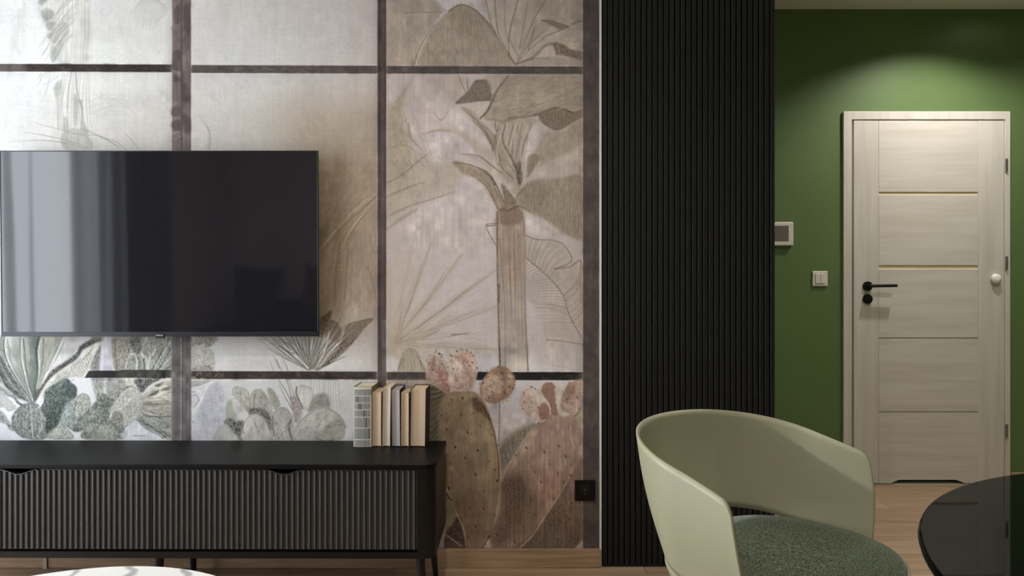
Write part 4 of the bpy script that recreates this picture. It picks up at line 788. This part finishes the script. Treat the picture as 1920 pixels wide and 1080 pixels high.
def mural_mesh():
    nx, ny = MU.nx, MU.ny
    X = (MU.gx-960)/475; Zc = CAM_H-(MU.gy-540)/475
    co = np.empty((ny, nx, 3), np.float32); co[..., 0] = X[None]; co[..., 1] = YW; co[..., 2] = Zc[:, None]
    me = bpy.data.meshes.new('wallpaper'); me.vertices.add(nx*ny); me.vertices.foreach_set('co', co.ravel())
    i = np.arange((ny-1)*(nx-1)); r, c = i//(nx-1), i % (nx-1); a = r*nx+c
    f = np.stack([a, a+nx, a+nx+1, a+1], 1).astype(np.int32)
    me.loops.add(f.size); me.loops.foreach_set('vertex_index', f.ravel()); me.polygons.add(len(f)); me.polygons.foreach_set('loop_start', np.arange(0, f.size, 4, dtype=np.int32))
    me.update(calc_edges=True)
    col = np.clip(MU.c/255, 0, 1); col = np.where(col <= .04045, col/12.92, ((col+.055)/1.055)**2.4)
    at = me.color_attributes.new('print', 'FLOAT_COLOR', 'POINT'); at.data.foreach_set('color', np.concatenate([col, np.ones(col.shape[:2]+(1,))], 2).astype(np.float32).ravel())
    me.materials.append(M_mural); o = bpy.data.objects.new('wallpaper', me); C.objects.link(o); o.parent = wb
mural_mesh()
xe = (1124-960)/475
struct('trim_1', B((xe, YW-.006, 0, xe+.0075, YW+.002, CEIL)), M_white)
struct('baseboard_back', B((XL, YW-.016, 0, xe+.0035, YW-.0005, .074)), M_skirt, bevel=.003)
struct('baseboard_hall', B((XC-.0, YD-.014, 0, (1578-960)*YD/F_PX, YD-.0005, .07), ((1893-960)*YD/F_PX, YD-.014, 0, XR, YD-.0005, .07)), M_skirt, bevel=.003)
M_clip = mat('beige plastic', (176, 160, 140), .4)
obj('joint_cover', B((-1.838, YW-.021, .0, -1.823, YW-.016, .076)), M_clip, bpy.data.objects['baseboard_back'])

# --- black slatted cladding on the wall end
def slat_panel():
    x0, x1 = xe+.0085, XC; n = 31; p = (x1-x0)/n; prof = [(x0, YW+.03)]
    for k in range(n):
        a = x0+k*p
        prof += [(a, YW+.014), (a+.0035, YW+.014), (a+.0038, YW-.0022), (a+.0046, YW-.003), (a+p-.0028, YW-.003), (a+p-.0018, YW-.0022), (a+p-.0012, YW+.014)]
    prof += [(x1, YW+.03)]
    bm = extrude(prof, 0.002, CEIL)
    B((x0, YW+.02, .002, x1, YW+.06, CEIL), bm=bm)
    o = obj('slatted_wall_panel', bm, M_slat)
    tag(o, 'tall black vertically slatted panel covering the wall end beside the green hall', 'wall panel')
    B_ = B((x1-.012, YW+.03, 0, x1, YD-.6, CEIL))
slat_panel()

# ================================================================= door wall and door
dx = lambda x: (x-960)*YD/F_PX
dz = lambda y: CAM_H-(y-540)*YD/F_PX
wd = struct('wall_door', B((XC-.15, YD, 0, dx(1590), YD+.15, CEIL), (dx(1884), YD, 0, XR, YD+.15, CEIL), (dx(1590), YD, dz(218), dx(1884), YD+.15, CEIL)), M_green)
door = tag(bpy.data.objects.new('door_1', None), kind='structure'); C.objects.link(door); door.location = (0, 0, 0)
door['label'] = 'bleached wood interior door with five horizontal panels and black lever handle'
ff = YD-.016
casing = loft([[(x, y_, z) for x, z in ((dx(1579), 0), (dx(1579), dz(210)), (dx(1891), dz(210)), (dx(1891), 0), (dx(1881), 0), (dx(1881), dz(225.5)), (dx(1595), dz(225.5)), (dx(1595), 0))] for y_ in (ff, YD+.10)])
obj('door_frame', casing, M_doorV, door, bevel=.003)
yl = YD-.012; yb = YD+.03
L0, L1, T0, T1 = dx(1599), dx(1880), dz(227), dz(905)
P0, P1 = dx(1645.5), dx(1831.5)
st = B((L0, yl, T1, P0, yb, T0), (P1, yl, T1, L1, yb, T0))
obj('stile', st, M_doorV, door, bevel=.002)
cuts = [(227, 360.5), (366, 497.5), (505, 632.5), (636.5, 770.5), (774, 905)]
for i, (a, b_) in enumerate(cuts):
    if i < 4: obj('panel', B((P0+.0008, yl+.0005, dz(b_), P1-.0008, yb, dz(a))), M_doorH, door, bevel=.0016)
    else:
        u0, u1, u2, u3 = dx(1668), dx(1683), dx(1790), dx(1806); zt = dz(898.5)
        ring = [(P0+.0008, dz(b_)), (u0, dz(b_)), (u1, zt), (u2, zt), (u3, dz(b_)), (P1-.0008, dz(b_)), (P1-.0008, dz(a)), (P0+.0008, dz(a))]
        bm = loft([[(x, yl+.0005, z) for x, z in ring], [(x, yb, z) for x, z in ring]]); obj('panel', bm, M_doorH, door)
for i, (a, b_) in enumerate(((360.5, 366), (497.5, 505))):
    o = obj('glass_strip', B((P0, yl+.006, dz(b_), P1, yb-.006, dz(a))), M_glassstrip, door); o['label'] = 'cream glass inlay strip'
for (a, b_) in ((632.5, 636.5), (770.5, 774)):
    obj('groove', B((P0, yl+.006, dz(b_), P1, yb-.01, dz(a))), M_doorH, door)
obj('threshold', B((dx(1595), YD-.006, 0, dx(1881), YD+.10, .006)), M_plastic, door)
obj('dark_backing', B((L0, YD+.08, .0, L1, YD+.1, T0)), M_dark, door)  # near-black sheet behind the leaf, stands in for shade in the gaps
for y in (311, 493, 806):
    h = obj('hinge', tube((dx(1882), ff-.006, dz(y+12)), (dx(1882), ff-.006, dz(y-12)), .006, .006), M_steel, door, smooth=False); h['label'] = 'brushed steel barrel hinge'
bm = lathe([(.0, 0), (.027, 0), (.027, .008), (.025, .010), (0, .0101)], 40, c=(dx(1624), yl, dz(536.5)), axis='y')
lathe([(.0, .009), (.010, .009), (.010, .045), (.0, .046)], 24, bm, c=(dx(1624), yl, dz(536.5)), axis='y')
ha = obj('handle_rosette', bm, M_blackm, door, smooth=False)
obj('lever', tube((dx(1624)-.008, yl-.044, dz(536)), (dx(1671.5), yl-.044, dz(535.5)), .0095, .0088, 20), M_blackm, ha, bevel=.002)
bm = lathe([(.0, 0), (.027, 0), (.027, .008), (.025, .010), (0, .0101)], 40, c=(dx(1624), yl, dz(560.5)), axis='y'); lathe([(0, .01), (.009, .01), (.009, .013), (0, .0131)], 20, bm, c=(dx(1624), yl, dz(560.5)), axis='y')
obj('lock_rosette', bm, M_blackm, door)
bm = lathe([(0, 0), (.022, 0), (.0265, .004), (.0285, .010), (.0275, .016), (.023, .021), (.015, .0245), (.006, .026), (0, .0261)], 32, c=(dx(1862.5), yl, dz(523)), axis='y')
k_ = obj('door_stop_knob', bm, mat('white rubber', (232, 230, 222), .5), door, smooth=True); k_['label'] = 'round white knob'

# --- switch, intercom, socket
s_ = thing('light_switch', 'white square light switch on the green wall left of the door', 'light switch', (dx(1536.5), YD, dz(522.5)))
obj('cover_plate', B((-.0425, -.009, -.0425, .0425, 0, .0425)), M_plastic, s_, bevel=.003)
obj('rocker', B((-.0275, -.013, -.0275, -.0006, -.008, .0275), (.0006, -.013, -.0275, .0275, -.008, .0275)), M_plastic, s_, bevel=.0015)
s_ = thing('intercom_panel', 'white wall intercom with grey screen half hidden behind the black slatted panel', 'intercom', (dx(1485)-.11, YD, dz(439)))
obj('housing', B((-.11, -.022, -.066, .11, 0, .066)), M_plastic, s_, bevel=.005)
obj('screen', B((-.07, -.0235, -.040, .082, -.021, .045)), mat('grey display glass', (112, 106, 102), .15, .5), s_)
s_ = thing('power_socket', 'square black wall socket low on the mural beside the slatted panel', 'power socket', px(1096.5, 918.7, YW))
bm = B((-.040, -.010, -.040, .040, 0, .040)); obj('cover_plate', bm, mat('gloss black plastic', (4, 4, 4), .3, .25), s_, bevel=.002)
prof = [(.0225, -.0), (.0225, .0125), (.0195, .0125), (.0190, .0008), (0, .0008)]
bm = lathe([(.0225, .009), (.0225, .0118), (.0200, .0118), (.0195, .0104), (.0, .0103)], 40, c=(0, 0, .006), axis='y'); obj('socket_well', bm, M_blackm, s_)
bm = lathe([(0, .0100), (.0028, .0100), (.0028, .0135), (0, .0136)], 16, c=(-.0, 0, .0045), axis='y'); lathe([(0, .0085), (.0026, .0085), (.0026, .0112), (0, .0113)], 16, bm, c=(0, 0, -.0145), axis='y'); obj('contact', bm, M_steel, s_)['label'] = 'small steel contacts'

# ================================================================= downlights
M_lens = bpy.data.materials.new('lit lamp lens'); M_lens.use_nodes = True; b_ = nodes(M_lens)[2]; b_.inputs['Emission Color'].default_value = (1, .86, .66, 1); b_.inputs['Emission Strength'].default_value = 14
where = ['hall ceiling above the wooden door', 'hall ceiling right of the wooden door', 'ceiling over the round black dining table', 'ceiling between sideboard and green armchair, added as mural fill', 'ceiling over the marble coffee table, added as fill', 'far right corner of the green hall ceiling, added as weak fill', 'ceiling behind the viewer, added as fill', 'middle of the green hall ceiling, added as fill']
for (x, y, e, cone, bl), wh in zip(DOWNLIGHTS, where):
    d = thing('downlight', 'small white round downlight in the '+wh, 'ceiling light', (x, y, CEIL), group='ceiling downlights')
    obj('trim_ring', lathe([(.030, 0), (.046, 0), (.046, -.004), (.043, -.007), (.034, -.007), (.030, -.003)], 40), M_white, d)
    obj('lens', lathe([(0, -.0005), (.031, -.0005), (.031, -.0025), (0, -.0026)], 32), M_lens, d)
    lamp('downlight_lamp', 'SPOT', (0, 0, -.012), (0, 0, 0), e, WARM, d, spot_size=math.radians(cone), spot_blend=bl, shadow_soft_size=.03)

# ================================================================= television
TVY, TX0, TX1 = 2.632, -1.9715, -.7455
tv = thing('television', 'large flat black television on the mural wall above the sideboard', 'television', ((TX0+TX1)/2, TVY, CAM_H+(540-457)*TVY/F_PX))
tv.rotation_euler = (math.radians(.8), 0, 0)
hw, hh = (TX1-TX0)/2, .358
M_bez = mat('dark grey brushed bezel', (52, 53, 56), .32, .5, .6)
M_scr = mat('switched off glossy screen', (30, 29, 33), .05, .5)
N_, L_, b_ = nodes(M_scr); b_.inputs['IOR'].default_value = 1.62
obj('back_housing', B((-hw+.004, .004, -hh+.004, hw-.004, .018, hh-.003), (-hw+.09, .018, -hh+.06, hw-.09, .042, hh-.16)), M_blackm, tv, bevel=.003)
obj('wall_bracket', B((-.22, .042, -.12, .22, .054, .12)), M_blackm, tv)
obj('screen', B((-hw+.004, -.0005, -hh+.0175, hw-.005, .004, hh-.004)), M_scr, tv)
obj('bezel', B((-hw, -.002, -hh, hw, .006, -hh+.018), (-hw, -.002, hh-.004, hw, .006, hh), (-hw, -.002, -hh, -hw+.004, .006, hh), (hw-.005, -.002, -hh, hw, .006, hh)), M_bez, tv, bevel=.001)
cx = (299-960)*TVY/F_PX-(TX0+TX1)/2
lb = obj('logo_tab', B((cx-.017, -.004, -hh-.007, cx+.017, .004, -hh+.012)), M_blackm, tv, bevel=.001)
def text(body, size, loc, rot, m, parent, ext=.0003, name='lettering'):
    cu = bpy.data.curves.new(name, 'FONT'); cu.body = body; cu.size = size; cu.extrude = ext; cu.align_x = 'CENTER'; cu.align_y = 'CENTER'; cu.materials.append(m)
    t = bpy.data.objects.new(name, cu); t.location = loc; t.rotation_euler = rot; C.objects.link(t)
    bpy.context.view_layer.update(); me = bpy.data.meshes.new_from_object(t.evaluated_get(bpy.context.evaluated_depsgraph_get())); bpy.data.objects.remove(t)
    o = bpy.data.objects.new(name, me); o.location = loc; o.rotation_euler = rot; o.parent = parent; C.objects.link(o); return o
text('SAMSUNG', .0062, (cx, -.0045, -hh+.0045), (PI/2, 0, 0), mat('silver lettering', (215, 215, 218), .3, .5), lb)

# ================================================================= sideboard
SX1, SY0, SY1, ST, SB = -.2555, 2.300, 2.660, .505, .186
SW = 1.93; th = math.radians(.35)
sb = thing('sideboard', 'long low black sideboard with fluted doors under the television', 'sideboard', (SX1, SY1, 0), -th)
# local frame: x from -SW..0, y from -(depth)..0, z up
D = SY1-SY0; r = .040
def rounded(x0, x1, yb_, yf, rr, n=7, left=True):
    pts = [(x1, yb_)]
    pts += [(x1-rr+rr*math.cos(a), yf+rr-rr*math.sin(a)) for a in [PI/2*i/n for i in range(n+1)]]
    if left: pts += [(x0+rr-rr*math.sin(a), yf+rr-rr*math.cos(a)) for a in [PI/2*i/n for i in range(n+1)]]
    else: pts += [(x0, yf)]
    pts += [(x0, yb_)]
    return pts
obj('top', extrude(rounded(-SW, 0, 0, -D, r), ST-.017, ST), M_black, sb, bevel=.003, seg=3)
bm = extrude(rounded(-SW+.002, -.002, -.005, -D+.003, r-.002), SB, SB+.022)
pil = lambda a, b_, fl: None
# side posts follow the rounded corners
pr = [(-.002, -.005)]+[(-.002-r+.002+(r-.002)*math.cos(a), -D+.003+(r-.002)-(r-.002)*math.sin(a)) for a in [PI/2*i/7 for i in range(8)]]+[(-.062, -D+.003), (-.062, -D+.03), (-.022, -D+.05), (-.022, -.005)]
extrude(pr, SB+.022, ST-.017, bm); extrude([(-SW-x, y) for x, y in pr], SB+.022, ST-.017, bm)
B((-SW+.02, -.02, SB+.02, -.02, -.008, ST-.017), (-SW/2-.01, -D+.05, SB+.02, -SW/2+.01, -.02, ST-.017), bm=bm)
obj('body', bm, M_body, sb)
dl, dr_ = -SW+.063, -.063; wdr = (dr_-dl-.004)/2
for k in range(2):
    x0 = dl+k*(wdr+.004); x1 = x0+wdr; zb, zt = SB+.027, ST-.0215; n = 48; p = wdr/n; hcx = (x0+x1)/2
    dip = lambda x: .0155*(.5+.5*math.cos(PI*min(1, abs(x-hcx)/.062)))
    bm = bmesh.new(); yf = -D+.014; m_ = 96
    fr = [[(x0+wdr*i/m_, yf, z) for z in (zb, zt-dip(x0+wdr*i/m_))] for i in range(m_+1)]
    rings = [[(a[0][0], yf, a[0][2]), (a[1][0], yf, a[1][2]), (a[1][0], yf+.012, a[1][2]), (a[0][0], yf+.012, a[0][2])] for a in fr]
    loft(rings, bm)
    for i in range(n):
        c = x0+p*(i+.5); rr = p*.28; top = zt-dip(c)-.0025
        ring = lambda z: [(c+rr*math.cos(a)*-1, yf+.0005-rr*1.25*math.sin(a), z) for a in [PI*j/8 for j in range(9)]]
        loft([ring(zb+.002), ring(top)], bm)
    dd = obj('door', bm, M_flute, sb)
    bm = loft([[(hcx+u, yf-.0085, zt-dip(hcx+u)-.001), (hcx+u, yf-.0085, zt-dip(hcx+u)+.0008), (hcx+u, yf+.012, zt-dip(hcx+u)+.0012), (hcx+u, yf+.012, zt-dip(hcx+u)-.001)] for u in [-.066+.132*i/28 for i in range(29)]])
    obj('handle_lip', bm, mat('grey metal finger pull', (96, 98, 102), .3, .5, .7) if k == 0 else bpy.data.materials['grey metal finger pull'], dd)['label'] = 'curved grey finger pull'
for lx, ly, ox, oy in ((-.060, -D+.050, .012, -.012), (-.052, -.060, .010, .012), (-SW+.060, -D+.050, -.012, -.012), (-SW+.052, -.060, -.010, .012), (-SW/2, -D+.06, 0, -.012), (-SW/2, -.06, 0, .012)):
    obj('leg', tube((lx+ox*1.6, ly+oy, 0), (lx, ly, SB+.002), .0095, .0165, 20), M_blackm, sb, smooth=False)

# ================================================================= books
M_tan = woodgrain('aged page edges', (212, 188, 160), (194, 168, 138), (240, 2, 3), .8)
M_cream = woodgrain('cream page edges', (218, 208, 188), (196, 184, 162), (260, 2, 3), .8)
M_lav = woodgrain('pale grey page edges', (190, 182, 180), (158, 150, 150), (260, 2, 3), .8)
M_covD = mat('dark book cloth', (30, 28, 26), .6); M_covG = mat('olive green book cloth', (104, 106, 62), .6); M_covB = mat('beige card cover', (200, 176, 146), .6)
M_spine = bpy.data.materials.new('grey plaid spine'); M_spine.use_nodes = True
def book(name, label, x0, x1, top, dep, pages, cover, lean=0, tk=.0014, ypos=2.556, spine=False, round_=.003):
    d = ypos; X0, X1 = (x0-960)*d/F_PX, (x1-960)*d/F_PX; h = CAM_H-(top-540)*d/F_PX-ST; t = X1-X0
    o = thing(name, label, 'book', ((X0+X1)/2, d, ST+.0006), 0, 'books on the sideboard'); o.rotation_euler = (0, lean, 0)
    a, b_ = -t/2, t/2; inset = .003
    if not spine:   # fore-edge faces the room, spine to the wall
        obj('cover', B((a, 0, 0, a+tk, dep, h), (b_-tk, 0, 0, b_, dep, h), (a, dep-tk, 0, b_, dep, h)), cover, o)
        n = 6; rings = []
        for z in (.0022, h-.003):
            rings.append([(b_-tk, dep-tk, z), (a+tk, dep-tk, z)]+[(a+tk+(t-2*tk)*i/n, inset+round_*math.sin(PI*i/n), z) for i in range(n+1)])
        obj('pages', loft(rings), pages, o)
    return o, t, h
o, t, h = book('plaid_book', 'thick book with grey plaid spine and green cover, leftmost book on the sideboard', 662.3, 709, 725.5, .135, M_cream, M_covG, spine=True)
a, b_ = -t/2, t/2-.0005; t1 = (697-662.3)*2.556/F_PX; b1 = a+t1+.001
# spine block with its printed bands
M_b1, M_b2, M_b3 = mat('spine grey', (138, 138, 134), .6), mat('spine dark grey', (98, 98, 96), .6), mat('spine cream', (206, 202, 186), .6)
def arc(z, off=0, u0=0., u1=1., n=10): return [(a+.001+(t1-.002)*(u0+(u1-u0)*i/n), -.004*math.sin(PI*(u0+(u1-u0)*i/n))-off, z) for i in range(n+1)]
bm = bmesh.new()
obj('cover', loft([[(a, .004, z), *arc(z), (b1, .004, z), (b1, .134, z), (b1-.0022, .134, z), (b1-.0022, .006, z), (a+.0022, .006, z), (a+.0022, .134, z), (a, .134, z)] for z in (0, h)]), [M_covG], o)
pg = obj('pages', B((a+.003, .006, .003, b1-.003, .130, h-.003)), M_cream, o)
zs = [h-(y-725.5)*2.556/F_PX for y in (731, 741, 744, 754, 757, 767, 770, 780.5, 783.5, 801, 804, 822.5, 826, 836)]
bm = bmesh.new()
def band(z0, z1, off, mi, u0=0., u1=1.):
    A = arc(z0, off, u0, u1); Bq = arc(z1, off, u0, u1); vs = [[bm.verts.new(p) for p in r_] for r_ in (A, Bq)]
    for i in range(len(A)-1): bm.faces.new((vs[0][i], vs[0][i+1], vs[1][i+1], vs[1][i])).material_index = mi
band(.0005, h-.0005, .0003, 2)
dk = [(.55, 1), (.1, .3), (.28, .46), (.5, .66), (.68, .76), (.78, .92), None]
for i in range(7):
    z1, z0 = zs[2*i], zs[2*i+1]; z1 += .0015; z0 -= .0012
    band(z0, z1, .0006, 0, .05, .93)
    if dk[i]: band(z0, z1, .0009, 1 if i else 0, *dk[i])
for u in (.14, .52, .8): band(.001, h-.02, .0011, 2, u, u+.018)
obj('spine', bm, [M_b1, M_b2, M_b3], o, smooth='keep')['label'] = 'grey plaid spine with cream lines'
book('tan_paperback', 'tan paperback with pages facing out, right beside the plaid book', 698.3, 714.2, 735.5, .118, M_tan, M_covB, .0, .0006)
book('cream_paperback', 'tall book with white page edges, third from the left on the sideboard', 717.0, 731.2, 726.5, .130, M_cream, M_covB, .012, .0010)
book('grey_paperback', 'book with pale grey page edges, in the middle between cream and tan books', 734.6, 750.6, 731, .128, M_lav, M_covD, -.010, .0009)
book('worn_paperback', 'tan worn paperback, second from the right in the row of books', 752.2, 766.2, 736.5, .118, M_tan, M_covB, .0, .0008)
book('thick_tan_book', 'thickest tan book with dark cover, at the right end of the row', 768.6, 797, 730, .130, M_tan, M_covD, .016, .0012)

# ================================================================= marble coffee table
ct = thing('coffee_table', 'round white marble coffee table in front of the sideboard', 'coffee table', (-.915, 1.217, 0))
M_marble = mat('white veined marble', (226, 226, 224), .12, .5); N_, L_, b_ = nodes(M_marble)
tc = N_.new('ShaderNodeTexCoord'); wv = N_.new('ShaderNodeTexWave'); wv.inputs['Scale'].default_value = 1.9; wv.inputs['Distortion'].default_value = 9; wv.inputs['Detail'].default_value = 4; wv.inputs['Detail Scale'].default_value = 1.2
cr = N_.new('ShaderNodeValToRGB'); e = cr.color_ramp.elements; e[0].position = 0; e[0].color = lin((168, 169, 172)); e[1].position = .07; e[1].color = lin((232, 232, 229))
L_.new(tc.outputs['Object'], wv.inputs['Vector']); L_.new(wv.outputs['Fac'], cr.inputs[0]); L_.new(cr.outputs[0], b_.inputs['Base Color'])
obj('table_top', lathe([(0, .402), (.444, .402), (.450, .406), (.450, .418), (.447, .422), (0, .4221)], 96), M_marble, ct)
bm = tube((0, 0, .012), (0, 0, .402), .03, .03, 24); lathe([(0, 0), (.2, 0), (.2, .010), (.19, .014), (0, .0141)], 64, bm); obj('base', bm, M_blackm, ct)

# ================================================================= round black dining table
dt = thing('dining_table', 'round glossy black dining table at the right edge beside the green armchair', 'dining table', (1.125, .616, 0))
M_gloss = mat('polished black table top', (5, 5, 6), .03, .5, IOR=1.08)
obj('table_top', lathe([(0, .735), (.60, .735), (.630, .742), (.6515, .755), (.6525, .760), (.6505, .7645), (.648, .765), (0, .7651)], 160), M_gloss, dt)
bm = lathe([(0, 0), (.27, 0), (.27, .012), (.10, .03), (.055, .10), (.05, .60), (.10, .72), (.16, .735), (0, .7351)], 64); obj('pedestal', bm, M_blackm, dt, smooth=False)

# ================================================================= green tub chair
ang = .6949; ch = thing('armchair', 'sage green plastic tub chair with dark green fabric seat pad', 'chair', (.5605, 1.5826, 0), ang)
# local x = to the chair's right in the view, local -y = the way it faces
def rim(s):
    t = max(-1, min(1, s/.62))*PI/2; a, b_, e = .29, .2473, .134
    u = a*math.sin(t); v = -b_*math.cos(t); k = max(0, (abs(s)-.62)/.38)
    u += math.copysign(.013*k**1.5, s); v += e*k
    q = (v+b_)/(b_+e); z = .778-.056*q-.0314*q*q
    s0 = .93
    if abs(s) > s0: z -= .026*(1-math.sqrt(max(0, 1-((abs(s)-s0)/(1-s0))**2)))
    return u, v, z
def low(s):
    t = max(-1, min(1, s/.62))*PI/2; a, b_ = .256, .158
    u = a*math.sin(t); v = -b_*math.cos(t); k = max(0, (abs(s)-.62)/.38)
    u += math.copysign(.014*k, s); v += .152*k
    q = min(1, abs(s)/.74); z = .488+.056*(.5+.5*math.cos(PI*q))
    return u, v, z
bm = bmesh.new(); NS, NT = 96, 16; rows = []
for j in range(NT+1):
    t = j/NT; row = []
    for i in range(NS+1):
        s = -1+2*i/NS; s = math.copysign(1-(1-abs(s))**1.25, s) if s else 0
        r0, r1 = rim(s), low(s); bl = .010*math.sin(PI*t)
        rad = math.hypot(r0[0], r0[1])+1e-6
        row.append(bm.verts.new((r0[0]*(1-t)+r1[0]*t+bl*r0[0]/rad, -(r0[1]*(1-t)+r1[1]*t+bl*r0[1]/rad), r0[2]*(1-t)+r1[2]*t)))
    rows.append(row)
for j in range(NT):
    for i in range(NS): bm.faces.new((rows[j][i], rows[j][i+1], rows[j+1][i+1], rows[j+1][i]))
def seat_ring(sc, z, n=72, cv=.072, hu=.262, hv=.232, p=2.35):
    return [(math.copysign(abs(math.cos(a))**(2/p), math.cos(a))*hu*sc, -(cv+math.copysign(abs(math.sin(a))**(2/p), math.sin(a))*hv*sc), z) for a in [2*PI*i/n for i in range(n)]]
R_ = [[bm.verts.new(p) for p in seat_ring(sc, z)] for sc, z in ((1.0, .497), (.995, .484), (.96, .462), (.88, .445), (.72, .434), (.4, .430), (.05, .429))]
for A_, B_ in zip(R_, R_[1:]):
    for i in range(72): bm.faces.new((A_[i], A_[(i+1) % 72], B_[(i+1) % 72], B_[i]))
bm.faces.new(R_[-1])
M_sage = mat('sage green moulded plastic', (148, 146, 120), .42, .4)
obj('shell', bm, M_sage, ch, smooth='keep', solid=.0065)
for p in bpy.data.objects['shell'].data.polygons: p.use_smooth = True
M_felt = mat('dark green melange felt', (64, 80, 58), .95, .1, Sheen_Weight=.3)
mottle(M_felt, (22, 33, 20), (104, 120, 84), (240, 240, 240), 2, .42, .66, bump=.6, bdist=.002)
bm = bmesh.new(); R_ = [[bm.verts.new(p) for p in seat_ring(sc, z)] for sc, z in ((.90, .482), (.975, .488), (.985, .498), (.975, .507), (.94, .512), (.75, .513), (.4, .511), (.05, .510))]
for A_, B_ in zip(R_, R_[1:]):
    for i in range(72): bm.faces.new((A_[i], A_[(i+1) % 72], B_[(i+1) % 72], B_[i]))
bm.faces.new(R_[-1]); bm.faces.new(R_[0][::-1]); obj('seat_pad', bm, M_felt, ch, smooth=True)
M_leg = woodgrain('oak chair legs', (176, 144, 108), (146, 114, 80), (30, 30, 3))
for sx, sy in ((1, 1), (1, -1), (-1, 1), (-1, -1)):
    obj('leg', tube((sx*.245, -.06+sy*.225, 0), (sx*.13, -.06+sy*.13, .432), .0105, .017, 20), M_leg, ch)

# ================================================================= the part of the room behind the viewer (seen in the screen)
M_sheer = bpy.data.materials.new('white sheer voile'); M_sheer.use_nodes = True
N_, L_ = M_sheer.node_tree.nodes, M_sheer.node_tree.links; N_.remove(N_['Principled BSDF'])
tr = N_.new('ShaderNodeBsdfTransparent'); tl = N_.new('ShaderNodeBsdfTranslucent'); df = N_.new('ShaderNodeBsdfDiffuse')
tl.inputs[0].default_value = (.36, .38, .40, 1); df.inputs[0].default_value = (.6, .62, .65, 1)
a1 = N_.new('ShaderNodeMixShader'); a1.inputs[0].default_value = .35; a2 = N_.new('ShaderNodeMixShader'); a2.inputs[0].default_value = .5
L_.new(tl.outputs[0], a1.inputs[1]); L_.new(df.outputs[0], a1.inputs[2]); L_.new(tr.outputs[0], a2.inputs[1]); L_.new(a1.outputs[0], a2.inputs[2]); L_.new(a2.outputs[0], N_['Material Output'].inputs[0])
def curtain(name, label, y0, y1, x, amp, wl, m, z0=.02, z1=2.60):
    n = int((y1-y0)/.008); rnd = random.Random(3); ph = 0; bm = bmesh.new(); cols = []
    for i in range(n+1):
        y = y0+(y1-y0)*i/n; ph += .008/wl*2*PI*(.8+.4*math.sin(y*5.1))
        cols.append([bm.verts.new((x+amp*(math.sin(ph)*(1 if k else .7)+.3*math.sin(ph*.37+k)), y, z)) for k, z in enumerate((z1, (z0+z1)/2, z0))])
    for a_, b2 in zip(cols, cols[1:]):
        for k in range(2): bm.faces.new((a_[k], b2[k], b2[k+1], a_[k+1]))
    return tag(obj(name, bm, m, smooth='keep'), label, 'curtain')
curtain('sheer_curtain', 'white sheer curtain hanging over the left window, reflected in the television', .26, 2.64, -2.87, .05, .17, M_sheer)
M_drape = mat('grey heavy curtain', (92, 94, 98), .8, .1)
curtain('drape', 'dark grey curtain gathered beside the sheer one, reflected in the television', -.42, .24, -2.86, .04, .11, M_drape)
obj_ = obj('curtain_rail', tube((-2.87, -.5, 2.63), (-2.87, 2.55, 2.63), .012, .012), M_white); tag(obj_, 'white curtain rail under the ceiling along the left wall', 'curtain rail')
so = thing('sofa', 'dark grey sofa against the rear wall, reflected low in the television', 'sofa', (-1.75, YR+.5, 0))
M_sofa = mat('charcoal fabric', (52, 52, 55), .9, .1)
obj('seat_base', B((-1.1, -.42, .08, 1.1, .42, .30)), M_sofa, so, bevel=.03); obj('backrest', B((-1.1, -.45, .30, 1.1, -.22, .86)), M_sofa, so, bevel=.06, seg=4)
obj('seat_cushion', B((-.92, -.22, .30, -.005, .44, .46)), M_sofa, so, bevel=.04, seg=4); obj('seat_cushion', B((.005, -.22, .30, .92, .44, .46)), M_sofa, so, bevel=.04, seg=4)
obj('armrest', B((-1.16, -.44, .10, -.93, .44, .62)), M_sofa, so, bevel=.05, seg=4); obj('armrest', B((.93, -.44, .10, 1.16, .44, .62)), M_sofa, so, bevel=.05, seg=4)
for k in range(4): obj('foot', tube((-1.05 if k % 2 else 1.05, -.38 if k < 2 else .38, 0), (-1.05 if k % 2 else 1.05, -.38 if k < 2 else .38, .085), .02, .025), M_blackm, so)
def pillow(label, x, z, rz, m, s=.24):
    bm = bmesh.new(); n = 16; G = {}
    for side in (1, -1):
        for i in range(n+1):
            for j in range(n+1):
                u, v = -1+2*i/n, -1+2*j/n; th_ = .075*((1-u**4)*(1-v**4))**.6*side; pin = 1-.08*(1-abs(u*v))
                if side == -1 and (i in (0, n) or j in (0, n)): G[(side, i, j)] = G[(1, i, j)]; continue
                G[(side, i, j)] = bm.verts.new((u*s*(1-.07*(1-v*v)), th_, v*s*(1-.07*(1-u*u))))
    for side in (1, -1):
        for i in range(n):
            for j in range(n): bm.faces.new((G[(side, i, j)], G[(side, i+1, j)], G[(side, i+1, j+1)], G[(side, i, j+1)]))
    o = obj('cushion', bm, m, smooth=True); o.location = (x, YR+.42, z+.22); o.rotation_euler = (0, rz, 0); return tag(o, label, 'cushion', 'cushions on the sofa')
pillow('black cushion leaning on the left part of the sofa', -2.55, .735, .1, mat('black velvet', (22, 20, 22), .9)); pillow('mid grey cushion leaning on the middle of the sofa', -1.85, .735, .15, mat('grey cotton', (74, 72, 76), .9)); pillow('dark plum cushion leaning on the right part of the sofa', -1.2, .735, -.1, mat('plum velvet', (44, 34, 40), .9))
